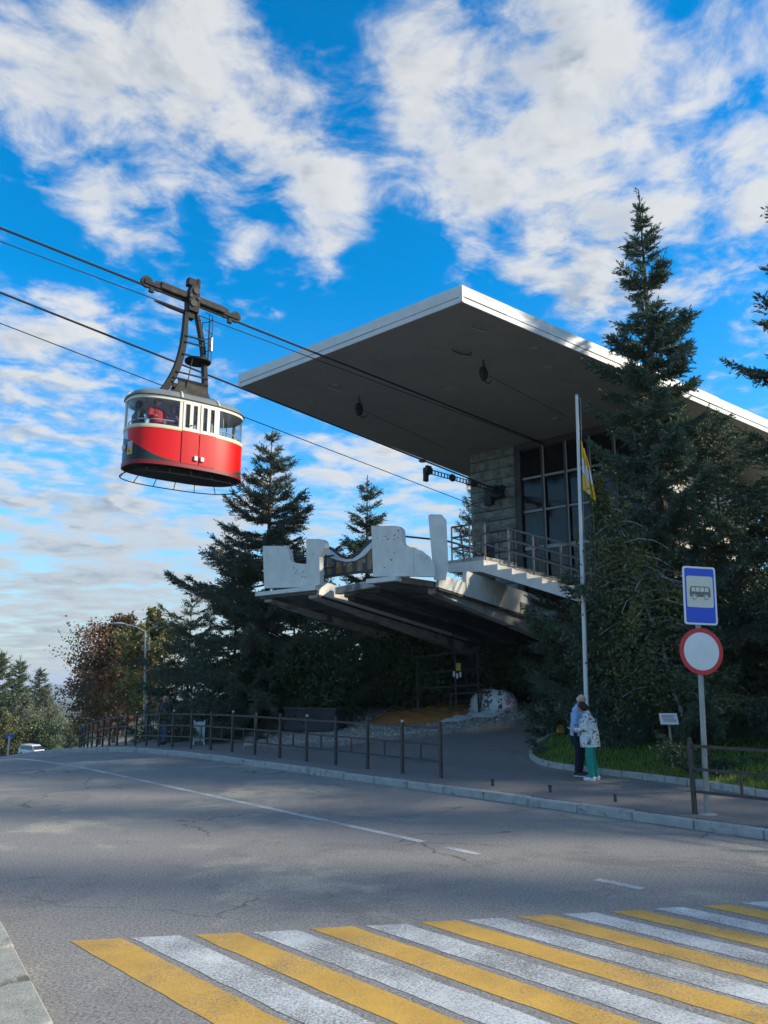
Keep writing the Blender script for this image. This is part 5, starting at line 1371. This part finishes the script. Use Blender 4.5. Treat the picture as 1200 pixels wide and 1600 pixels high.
# bundle wrapped in an old printed banner
q0 = at_ground(772, 1112, .03); bq = thing('wrapped_bundle', q0, 0, 'rounded bundle wrapped in an old white banner with dark and magenta print', 'bundle')
def bundm():
    m = bpy.data.materials.new('old_banner_print'); m.use_nodes = True; t = m.node_tree; b = t.nodes['Principled BSDF']; b.inputs['Roughness'].default_value = .6
    tcn = N(t, 'ShaderNodeTexCoord'); sp_ = N(t, 'ShaderNodeSeparateXYZ'); t.links.new(tcn.outputs['Object'], sp_.inputs[0]); X, Y, Z = sp_.outputs
    br_ = N(t, 'ShaderNodeTexBrick'); br_.inputs['Scale'].default_value = 11; br_.inputs['Mortar Size'].default_value = .045; br_.inputs['Color1'].default_value = (1, 1, 1, 1); br_.inputs['Color2'].default_value = (1, 1, 1, 1); br_.inputs['Mortar'].default_value = (0, 0, 0, 1)
    cb = N(t, 'ShaderNodeCombineXYZ'); t.links.new(Z, cb.inputs[0]); t.links.new(X, cb.inputs[1]); t.links.new(cb.outputs[0], br_.inputs['Vector'])
    no = N(t, 'ShaderNodeTexNoise'); no.inputs['Scale'].default_value = 9; no.inputs['Detail'].default_value = 3; t.links.new(tcn.outputs['Object'], no.inputs['Vector'])
    glyph = math_(t, 'MULTIPLY', br_.outputs[0], mrange(t, no.outputs[0], .44, .5))
    c = mixc(t, mrange(t, no.outputs[0], .4, .7), (.78, .77, .73), (.60, .61, .60))
    def zone(a, b_): return math_(t, 'MULTIPLY', math_(t, 'GREATER_THAN', X, a), math_(t, 'LESS_THAN', X, b_))
    c = mixc(t, math_(t, 'MULTIPLY', zone(.25, .62), glyph), c, (.50, .04, .16))
    c = mixc(t, math_(t, 'MULTIPLY', zone(.06, .18), mrange(t, no.outputs[0], .46, .5)), c, (.04, .05, .05))
    c = mixc(t, math_(t, 'MULTIPLY', zone(-.42, -.12), mrange(t, no.outputs[0], .5, .54)), c, (.07, .12, .17))
    t.links.new(c, b.inputs['Base Color']); return m
mb = MB(); V = []; kx, ka = 14, 12; rq = random.Random(8)
for i in range(kx+1):
    x = -.95+1.9*i/kx; e = max(0.03, 1-(abs(x)/.97)**3.2)**.5
    for j in range(ka):
        a = 2*math.pi*j/ka; rr2 = 1+.07*rq.uniform(-1, 1)
        V.append(q0+PA*(x*.95)+PB*(.46*e*math.cos(a)*rr2)+UP*(max(0, .36*e+.40*e*math.sin(a)*rr2)))
mb.add(V, [(i*ka+j, i*ka+(j+1) % ka, (i+1)*ka+(j+1) % ka, (i+1)*ka+j) for i in range(kx) for j in range(ka)]+[tuple(range(ka-1, -1, -1)), tuple(kx*ka+j for j in range(ka))])
w = mb.build('banner_wrap', bundm(), bq, True)
for f in (-.35, .05):
    MB().torus(q0+PA*f+UP*.36, PA, .44, .012, 24, 5).build('binding_cord', mat('cord', (.1, .09, .08), .8), bq)
# dark boxes at the end of the gravel
cb_ = at_ground(492, 1142, .03); bx_ = thing('utility_box', cb_, 0, 'low dark purple-brown utility box at the end of the gravel', 'utility box')
ub = Vector((.9, -.42, 0)).normalized(); ub2 = Vector((-ub.y, ub.x, 0))
MB().box(cb_+UP*.36, (1.95, .8, .72), (ub, ub2, UP), bev=.02).build('casing', mat('dark_purple_paint', (.04, .033, .05), .6, var=.2, vscale=4), bx_)
MB().box(cb_+UP*.735, (2.05, .88, .05), (ub, ub2, UP), bev=.01).build('lid', mat('brown_lid', (.10, .075, .06), .7, var=.2), bx_)
for f in (-.5, .45): MB().box(cb_-ub2*.405+ub*f+UP*.36, (.85, .02, .6), (ub, ub2, UP)).build('door', mat('dark_door_paint', (.035, .03, .042), .55), bx_)
# iron gate under the platform, with its notices
g0 = at_ground(655, 1105); G = lambda u, v: at_depth(u, v, gyd)
gyd = 27.2; ga_ = at_depth(652, 1103, gyd); gate = thing('iron_gate', ong(ga_.x, ga_.y), 0, 'dark iron gate frame with yellow notice under the platform', 'gate')
def gb(u0, v0, u1, v1, w=.05, nm='gate_bar'): MB().bar(G(u0, v0), G(u1, v1), w, w).build(nm, M_STEEL, gate)
def gpost(u, v0):
    t_ = G(u, v0); MB().bar(Vector((t_.x, t_.y, zg(t_.x, t_.y))), t_, .06, .06).build('gate_post', M_STEEL, gate)
gpost(652, 1027); gpost(711, 1022); gpost(746, 1019)
gb(650, 1027, 740, 1016, .06); gb(654, 1053, 750, 1044); gb(656, 1076, 752, 1069); gb(683, 1051, 684, 1078, .03); gb(728, 1045, 729, 1072, .03); gb(668, 1052, 669, 1077, .03)
nt = MB().bar(G(716, 1036)-Vector((0, .06, 0)), G(716, 1048)-Vector((0, .06, 0)), .16, .012, Vector((0, 1, 0))).build('yellow_notice', mat('notice_yellow', (.55, .45, .05), .5), gate)
for u, v in ((709, 1053), (719, 1054), (714, 1056)):
    MB().bar(G(u, v-4)-Vector((0, .06, 0)), G(u, v+4)-Vector((0, .06, 0)), .07, .012, Vector((0, 1, 0))).build('white_tag', M_SW, gate)
trs = at_ground(757, 1112); 
tr_ = thing('iron_trestle', trs, 0, 'dark iron trestle leaning in front of the wrapped bundle', 'trestle')
tyd = trs.y-.75
TT = lambda u, v: at_depth(u, v, tyd)
def foot(u): 
    p_ = TT(u, 1110); return Vector((p_.x, p_.y, zg(p_.x, p_.y)+.0))
MB().bar(TT(703, 1084), TT(778, 1081), .05, .05).build('top_bar', M_STEEL, tr_)
for u, v in ((705, 1084), (753, 1076), (776, 1082)): MB().bar(foot(u-4), TT(u, v), .05, .05).build('leg', M_STEEL, tr_)
# yellow cone-like barrel and a log by the tip of the lawn
yb = at_ground(876, 1147, .1); o = thing('barrier_block', yb, 0, 'small orange-yellow striped block at the tip of the lawn', 'block')
MB().box(yb+UP*.10, (.20, .16, .15), bev=.02).build('lower_block', mat('orange_yellow_paint', (.52, .27, .05), .6, var=.15), o); MB().box(yb+UP*.21, (.17, .14, .08), bev=.015).build('upper_block', mat('pale_orange_paint', (.58, .36, .10), .6), o)
lg = [at_ground(886, 1140, .18), at_ground(912, 1132, .26)]; lgo = thing('wooden_log', lg[0]-UP*.1, 0, 'weathered brown log lying by the tip of the lawn', 'log')
MB().tube([lg[0]+UP*.0, lg[0].lerp(lg[1], .5)+UP*.03, lg[1]], [.07, .075, .06], 10).build('log', mat('log_bark', (.12, .08, .045), .9, var=.3, bump=.8), lgo)

# ---- street lamp, far things
lb_ = ong(at_depth(228, 1110, 36).x, 36); lt_ = at_depth(227, 985, 36); lamp = thing('street_lamp', lb_, 0, 'thin grey double-armed street lamp in front of the autumn trees', 'street lamp')
M_LAMPP = mat('lamp_post_paint', (.34, .34, .33), .5, metal=.3)
MB().tube([lb_, lt_], [.06, .04], 8).build('post', M_LAMPP, lamp, True)
for sgn in (-1, 1):
    e = lt_+Vector((sgn*1.0, 0, .30)); MB().tube([lt_-UP*.1, lt_+Vector((sgn*.3, 0, .12)), e], .03, 6).build('arm', M_LAMPP, lamp, True)
    MB().ell(e+Vector((sgn*.22, 0, 0)), (.30, .12, .07), nu=10, nv=6).build('lamp_head', M_LAMPP, lamp, True)
MB().bar(at_depth(221, 1015, 36), at_depth(235, 1015, 36), .05, .05).bar(at_depth(233, 995, 36), at_depth(233, 1015, 36), .05, .05).build('bracket', M_LAMPP, lamp)
sgb = at_depth(15, 1150, 44); gz = zg(sgb.x, sgb.y); bs = thing('street_name_sign', (sgb.x, sgb.y, gz), 0, 'small blue sign on a white post down the street', 'sign')
MB().tube([(sgb.x, sgb.y, gz), (sgb.x, sgb.y, sgb.z)], .05, 6).build('post', mat('white_post', (.6, .6, .6), .5), bs); MB().box(sgb, (.5, .04, .22)).build('plate', mat('sign_faded_blue', (.05, .14, .33), .5), bs)
# white van beyond the crest
vy = 68; vp = at_depth(50, 1163, vy); vz = zg(vp.x, vp.y); van = thing('white_van', (vp.x, vp.y, vz), 0, 'white minivan down the street beyond the crest of the road', 'van')
vd = RD.copy(); vd = Vector((.82, -.57, 0)).normalized(); vside = Vector((-vd.y, vd.x, 0)); vh = vp.z-vz
sc_ = vh/1.75
def VP(x, y, z): return Vector((vp.x, vp.y, vz))+vd*(x*sc_)+vside*(y*sc_)+UP*(z*sc_)
sec = [(-2.1, .45), (-2.15, .95), (-1.85, 1.62), (-1.6, 1.75), (.9, 1.72), (1.35, 1.55), (1.95, 1.05), (2.2, .85), (2.22, .45)]
mbv = MB(); nq = len(sec); V = [VP(x, -.82 if z < 1.1 else -.70, z) for x, z in sec]+[VP(x, .82 if z < 1.1 else .70, z) for x, z in sec]
mbv.add(V, [tuple(range(nq)), tuple(range(2*nq-1, nq-1, -1))]+[(i, nq+i, nq+(i+1) % nq, (i+1) % nq) for i in range(nq)])
mbv.build('body', mat('white_car_paint', (.62, .63, .63), .3, spec=.5), van, recalc=True)
M_DG = mat('dark_car_glass', (.02, .025, .03), .1, spec=.6)
for sgn in (-1, 1):
    y0 = sgn*.835; y1 = sgn*.715
    for x0, x1 in ((-1.75, -.75), (-.68, .32), (.40, 1.25)):
        MB().prism([VP(x0, y0, 1.08), VP(x1+.12 if x1 > 1 else x1, y0, 1.08), VP(x1-.05, y1*1.015, 1.55), VP(x0+.03, y1*1.015, 1.55)], vside*(sgn*.02)).build('side_window', M_DG, van, recalc=True)
    for x in (-1.35, 1.35):
        wh_ = MB().tube([VP(x, sgn*.62, .32), VP(x, sgn*.84, .32)], .32*sc_, 16).build('wheel', M_BLACK, van); MB().tube([VP(x, sgn*.84, .32), VP(x, sgn*.86, .32)], .19*sc_, 12).build('hub', M_GREYM, wh_)
    MB().box(VP(2.18, sgn*.6, .75), (.1, .3, .16), (vd, vside, UP)).build('headlight', mat('head_glass', (.6, .6, .6), .15), van)
MB().prism([VP(1.38, -.66, 1.55), VP(1.38, .66, 1.55), VP(1.97, .76, 1.08), VP(1.97, -.76, 1.08)], (vd*.5+UP*.5)*.03).build('windscreen', M_DG, van, recalc=True)
# poster board behind the railing
pbp = at_ground(310, 1164); ps = thing('poster_board', pbp, 0, 'small white framed poster board standing behind the railing', 'board')
MB().box(pbp+UP*.42, (.36, .03, .62), bev=.005).build('poster', mat('poster_grey', (.42, .46, .45), .6, var=.3, vscale=9), ps)
for sx_ in (-.17, .17): MB().bar(pbp+Vector((sx_, .02, 0)), pbp+Vector((sx_, .02, .78)), .03, .03).build('leg', M_SW, ps)

# ================================================================== PEOPLE
def fabric(name, col, **kw): return mat(name, col, .85, var=kw.pop('var', .12), vscale=14, bump=.25, bscale=50, **kw)
M_SKIN = mat('skin', (.50, .27, .19), .55, var=.06, vscale=12)
def floral():
    m = bpy.data.materials.new('white_floral_cloth'); m.use_nodes = True; t = m.node_tree; b = t.nodes['Principled BSDF']; b.inputs['Roughness'].default_value = .85
    tcn = N(t, 'ShaderNodeTexCoord')
    n1_ = N(t, 'ShaderNodeTexNoise'); n1_.inputs['Scale'].default_value = 11; n1_.inputs['Detail'].default_value = 4; n1_.inputs['Roughness'].default_value = .6; n1_.inputs['Distortion'].default_value = 1.2; t.links.new(tcn.outputs['Object'], n1_.inputs['Vector'])
    v_ = N(t, 'ShaderNodeTexVoronoi'); v_.inputs['Scale'].default_value = 13; t.links.new(tcn.outputs['Object'], v_.inputs['Vector'])
    a = mrange(t, n1_.outputs[0], .55, .60); b2 = mrange(t, v_.outputs['Distance'], .20, .26, 1, 0)
    c = mixc(t, math_(t, 'MULTIPLY', math_(t, 'MAXIMUM', a, math_(t, 'MULTIPLY', b2, .55)), .92), (.66, .67, .66), (.035, .035, .05))
    t.links.new(c, b.inputs['Base Color']); return m
def blob(mb, name, m, parent, voxel, smooth=3):
    me = mb.mesh(name); o = link(name, me, parent, m, True)
    md = o.modifiers.new('skin', 'REMESH'); md.mode = 'VOXEL'; md.voxel_size = voxel; md.use_smooth_shade = True
    ms = o.modifiers.new('soft', 'SMOOTH'); ms.factor = .5; ms.iterations = smooth
    return o
def limb(mb, pts, rad): mb.tube(pts, rad, 10); [mb.ell(p, (r, r, r), nu=10, nv=6) for p, r in zip(pts, rad)]
def hand(mb, w, d, palm, s=1, curl=.7):
    d = Vector(d).normalized(); palm = Vector(palm); palm = (palm-d*palm.dot(d)).normalized(); sd = d.cross(palm)*s
    c = w+d*.05; mb.ell(c, (.042, .052, .018), (sd, d, palm), 10, 6)
    for i, (o, L) in enumerate(((-.030, .062), (-.010, .072), (.010, .068), (.029, .052))):
        b = w+d*.088+sd*o; k1 = b+(d+palm*curl*.5)*(L*.45); k2 = k1+(d*.5+palm*curl)*(L*.32); k3 = k2+(palm*curl-d*.15)*(L*.25)
        mb.tube([b-d*.02, b, k1, k2, k3], [.009, .0095, .009, .008, .0065], 6)
    b = w+d*.03-sd*.038; mb.tube([b, b-sd*.03+d*.03+palm*.012, b-sd*.03+d*.062+palm*.025], [.012, .0105, .008], 6)
def person(loc, yaw, H, label, spec, group=None, detail=True):
    k = H/1.72; t = thing('person', loc, yaw, label, 'person', group); t.scale = (k, k, k)
    vx = .011 if detail else .02
    hip, knee, ank = spec.get('legs', [((.095, 0, .90), (.10, .015, .49), (.10, -.03, .085))])[0] if False else ((.095, 0, .90), (.10, .02, .49), (.10, -.03, .09))
    st = spec.get('stride', (0, 0))
    lean = spec.get('lean', 0); bl_ = lambda v: Vector((v[0], v[1]+lean*max(0, v[2]-.9), v[2]))
    Wd = spec.get('wide', 1.0)
    legs = []
    for s, dy in ((-1, st[0]), (1, st[1])):
        legs.append([Vector((s*hip[0]*Wd, 0, .90)), Vector((s*.10*Wd, .02+dy*.5, .49)), Vector((s*.10*Wd, -.03+dy, .09))])
    arms = spec['arms']    # [(elbow, wrist, hand dir, palm)] for left (-x) and right (+x)
    b = MB()
    for L in legs:
        limb(b, L, [.082, .055, .038]); f = L[2]; b.ell(f+Vector((0, .06, -.05)), (.042, .12, .038)); b.ell(f+Vector((0, -.02, -.03)), (.038, .05, .045))
    b.ell((0, 0, .95), (.155*Wd, .115, .13)); b.ell(bl_((0, .015, 1.10)), (.145*Wd, .11, .17)); b.ell(bl_((0, 0, 1.28)), (.165*Wd, .112, .19)); b.ell(bl_((0, -.005, 1.40)), (.16, .075, .07))
    nb = bl_((0, 0, 1.40)); b.tube([nb, bl_((0, .012, 1.53))], [.062, .054], 12)
    for s, (el, wr, hd, pm) in zip((-1, 1), arms):
        sh = bl_((s*.178*Wd, 0, 1.40)); el, wr = bl_(el), bl_(wr); limb(b, [sh, el, wr], [.056, .042, .029]); hand(b, wr, hd, pm, s)
    hp = bl_((0, .012, 1.50)); nod, turn = spec.get('head', (0, 0))
    HM = Matrix.Translation(hp) @ Matrix.Rotation(turn, 4, 'Z') @ Matrix.Rotation(-nod, 4, 'X')
    hd_ = MB(); hd_.ell((0, .02, .125), (.074, .092, .105), nu=16, nv=12); hd_.ell((0, .045, .065), (.056, .062, .068), nu=12, nv=8); hd_.ell((0, .118, .095), (.013, .018, .024), nu=8, nv=6)
    hd_.ell((0, .100, .05), (.024, .014, .010), nu=8, nv=6); hd_.ell((0, .09, .15), (.05, .02, .012), nu=8, nv=6); hd_.tube([(0, 0, -.03), (0, .01, .06)], [.054, .05], 10)
    for s in (-1, 1): hd_.ell((s*.076, .01, .105), (.012, .02, .032), nu=8, nv=6)
    b.add([HM @ v for v in hd_.v], hd_.f)
    body = blob(b, 'body', M_SKIN, t, vx)
    for s in (-1, 1):
        e = MB(); e.ell(HM @ Vector((s*.032, .101, .128)), (.011, .008, .007), nu=8, nv=6); e.build('eye', mat('eye_dark', (.03, .02, .02), .2), body, True, local=True)
    m_ = MB(); m_.ell(HM @ Vector((0, .112, .052)), (.022, .006, .005), nu=8, nv=6); m_.build('mouth', mat('lip', (.36, .12, .10), .5), body, True, local=True)
    # clothes
    tr = MB()
    for L in legs:
        a = L[2]+Vector((0, .005, .035)); limb(tr, [L[0], L[1], a], [.100*spec.get('leg_w', 1), .078*spec.get('leg_w', 1), .064*spec.get('leg_w', 1)])
    tr.ell((0, 0, .95), (.168*Wd, .128, .14)); blob(tr, 'trousers', spec['trousers'], t, vx*1.2, 4)
    for L in legs:
        f = L[2]; s_ = MB(); s_.ell(f+Vector((0, .065, -.045)), (.050, .135, .045)); s_.ell(f+Vector((0, -.02, -.03)), (.046, .062, .055)); s_.box(f+Vector((0, .05, -.075)), (.085, .23, .03), bev=.012)
        so_ = blob(s_, 'shoe', spec['shoes'], t, vx, 2)
        if 'sole' in spec:
            q_ = MB().box(f+Vector((0, .055, -.078)), (.1, .26, .024), bev=.01); q_.build('sole', spec['sole'], so_, local=True)
    j = MB(); hem = spec.get('hem', .86)
    j.ell(bl_((0, 0, 1.28)), (.188*Wd, .138, .20)); j.ell(bl_((0, -.004, 1.39)), (.185, .098, .082)); j.tube([bl_((0, .01, hem)), bl_((0, .012, 1.0)), bl_((0, .012, 1.15)), bl_((0, 0, 1.33))], [.188*Wd, .185*Wd, .172*Wd, .165*Wd], 20)
    for s, (el, wr, hd2, pm) in zip((-1, 1), arms):
        sh = bl_((s*.182*Wd, 0, 1.395)); el, wr2 = bl_(el), bl_(Vector(el).lerp(Vector(wr), .93)); limb(j, [sh, el, wr2], [.076, .064, .052])
    j.tube([bl_((0, -.005, 1.42)), bl_((0, .0, 1.50))], [.085, .072], 14)
    jo = blob(j, spec.get('top_name', 'jacket'), spec['jacket'], t, vx*1.1, 3)
    if 'shirt' in spec:
        q_ = MB(); q_.ell(bl_((0, .085, 1.22)), (.075, .075, .21)); q_.ell(bl_((0, .075, 1.02)), (.065, .13, .15)); blob(q_, 'shirt', spec['shirt'], t, vx, 2)
    hr_ = MB()
    for c, r in spec['hair']: hr_.ell(c, r, nu=16, nv=10)
    hr_.v = [HM @ v for v in hr_.v]; blob(hr_, 'hair', spec['hair_m'], t, vx*.9, 1)
    for (nm, c, r, m2) in spec.get('extra', []):
        q_ = MB(); q_.ell(c, r, nu=12, nv=8); q_.v = [HM @ v for v in q_.v]; q_.build(nm, m2, t, True, local=True)
    return t
DARKH = mat('dark_hair', (.018, .013, .012), .6, bump=.6, bscale=120); GREYH = mat('grey_hair', (.42, .40, .36), .7, bump=.4, bscale=120)
M_TEAL = fabric('teal_cloth', (.012, .27, .21)); M_NAVY = fabric('navy_cloth', (.012, .013, .028)); M_LBLUE = fabric('light_blue_cloth', (.27, .45, .68)); M_WSH = mat('white_leather', (.68, .67, .62), .5); M_DSH = mat('dark_shoe', (.03, .03, .035), .6)
BOB = [((0, -.01, .145), (.094, .105, .092)), ((-.055, -.02, .09), (.045, .085, .085)), ((.055, -.02, .09), (.045, .085, .085)), ((0, -.06, .08), (.08, .055, .09))]
BALD = [((0, -.035, .11), (.078, .062, .062)), ((-.06, -.01, .105), (.02, .055, .045)), ((.06, -.01, .105), (.02, .055, .045)), ((0, .005, .175), (.066, .078, .060))]
SHORT = [((0, -.005, .155), (.080, .096, .085)), ((0, -.04, .11), (.078, .065, .085))]
wp = at_ground(926, 1219.5); hold = [(( -.24, .06, 1.12), (-.10, .30, 1.08), (.25, .9, .12), (.4, 0, -.5)), ((.25, .05, 1.11), (.11, .29, 1.04), (-.25, .9, .15), (-.4, 0, .6))]
woman = person(wp, R(70), 1.56, 'person in white floral jacket and teal trousers looking down at a phone', dict(arms=hold, head=(R(38), R(6)), trousers=M_TEAL, shoes=M_WSH, jacket=floral(), hem=.72, wide=1.18, hair=BOB, hair_m=DARKH, leg_w=1.12, lean=.10, stride=(.03, -.05)))
mp = at_ground(909, 1214)+Vector((0, .12, 0)); mp = ong(mp.x, mp.y)
mhold = [((-.25, .02, 1.12), (-.16, .24, 1.05), (.3, .9, .1), (.5, 0, -.3)), ((.25, .02, 1.12), (.14, .25, 1.05), (-.3, .9, .1), (-.5, 0, .5))]
man = person(mp, R(-122), 1.68, 'bald person in light blue jacket and dark trousers facing the person in the floral jacket', dict(arms=mhold, head=(R(26), R(-8)), trousers=M_NAVY, shoes=M_DSH, sole=M_WSH, jacket=M_LBLUE, shirt=M_NAVY, hem=.84, hair=BALD, hair_m=mat('thin_pale_hair', (.52, .42, .33), .6), lean=.05))
# the phone in the woman's hands
wm = wmat(woman); pw = wm @ Vector((0.0, .40+.10*.16, 1.09)); fx = (wm.to_3x3() @ Vector((1, 0, 0))).normalized(); fyv = (wm.to_3x3() @ Vector((0, .8, .5))).normalized()
ph = thing('phone', pw-UP*.02, 0, 'white phone held in front of the floral jacket', 'phone')
MB().box(pw, (.085, .165, .012), (fx, fyv, fx.cross(fyv)), bev=.004).build('case', mat('phone_white', (.75, .76, .78), .3), ph); MB().box(pw+fx.cross(fyv)*.0075, (.072, .145, .002), (fx, fyv, fx.cross(fyv))).build('screen', mat('phone_screen', (.06, .07, .09), .1, spec=.6), ph)
# passengers standing in the cabin
cm = wmat(cabin); face_y = math.atan2(CD.y, CD.x)+(0 if RY > 0 else math.pi)
arm_rail = [((-.30, .10, 1.18), (-.42, .32, 1.12), (-.3, .9, 0), (0, 0, -1)), ((.27, .08, 1.14), (.30, .34, 1.10), (.1, .9, 0), (0, 0, -1))]
arm_dn = [((-.25, -.02, 1.13), (-.24, .06, .90), (0, .2, -1), (1, 0, 0)), ((.25, -.02, 1.13), (.24, .06, .90), (0, .2, -1), (-1, 0, 0))]
MASK = mat('face_mask', (.40, .52, .60), .7)
PAS = [(-.98, .50, 1.64, 12, 'person in red jacket and pale face mask inside the cable car cabin', dict(arms=arm_rail, jacket=fabric('red_cloth', (.36, .02, .025)), trousers=M_NAVY, shoes=M_DSH, hair=SHORT, hair_m=DARKH, extra=[('mask', (0, .085, .065), (.052, .045, .045), MASK)])),
       (-.52, .52, 1.52, -15, 'person in mauve grey jacket with reddish hair inside the cabin', dict(arms=arm_rail, jacket=fabric('mauve_cloth', (.22, .17, .18)), trousers=M_NAVY, shoes=M_DSH, hair=BOB, hair_m=mat('auburn_hair', (.20, .08, .035), .6))),
       (-.25, -.1, 1.58, 20, 'person in brown coat standing beside the cabin door', dict(arms=arm_dn, jacket=fabric('brown_coat', (.10, .08, .075)), trousers=M_NAVY, shoes=M_DSH, hair=BOB, hair_m=GREYH)),
       (-1.35, .05, 1.56, 70, 'person in dark coat with dark hair at the end window of the cabin', dict(arms=arm_dn, jacket=fabric('dark_coat', (.05, .06, .06)), trousers=M_NAVY, shoes=M_DSH, hair=BOB, hair_m=DARKH)),
       (.62, .35, 1.60, -60, 'person in pale blue top seen through the cabin door glass', dict(arms=arm_dn, jacket=fabric('pale_blue_cloth', (.30, .42, .52)), trousers=M_NAVY, shoes=M_DSH, hair=SHORT, hair_m=DARKH))]
for (x, y, H, dyaw, lab, spec) in PAS:
    spec.setdefault('head', (R(5), 0)); person(cm @ Vector((x, y*RY*.7, .031)), face_y+R(dyaw), H*.96, lab, spec, 'passengers in the cabin', detail=False)
pp = at_ground(240, 1168); dp = ong(pp.x-.3, pp.y+2.2)
person(dp, R(160), 1.6, 'person in dark top and blue jeans walking behind the far end of the railing', dict(arms=arm_dn, jacket=fabric('black_top', (.03, .03, .035)), trousers=fabric('blue_denim', (.06, .10, .19)), shoes=M_DSH, hair=SHORT, hair_m=mat('blond_hair', (.5, .42, .3), .6), stride=(.1, -.1)), detail=False)

# ------------------------------------------------------------------ the air over the valley: far hills fade to blue
def haze():
    mb = MB(); mb.box((0, 2400, -40), (15000, 11000, 130)); me = mb.mesh('haze')
    m = bpy.data.materials.new('haze_air'); m.use_nodes = True; t = m.node_tree; t.nodes.clear()
    v = N(t, 'ShaderNodeVolumePrincipled'); v.inputs['Color'].default_value = (.80, .88, 1, 1); v.inputs['Density'].default_value = .00022; v.inputs['Anisotropy'].default_value = .1
    o = N(t, 'ShaderNodeOutputMaterial'); t.links.new(v.outputs[0], o.inputs['Volume'])
    return tag(link('haze', me, None, m), 'thin bluish haze in the air over the valley', 'haze', kind='stuff')
haze()
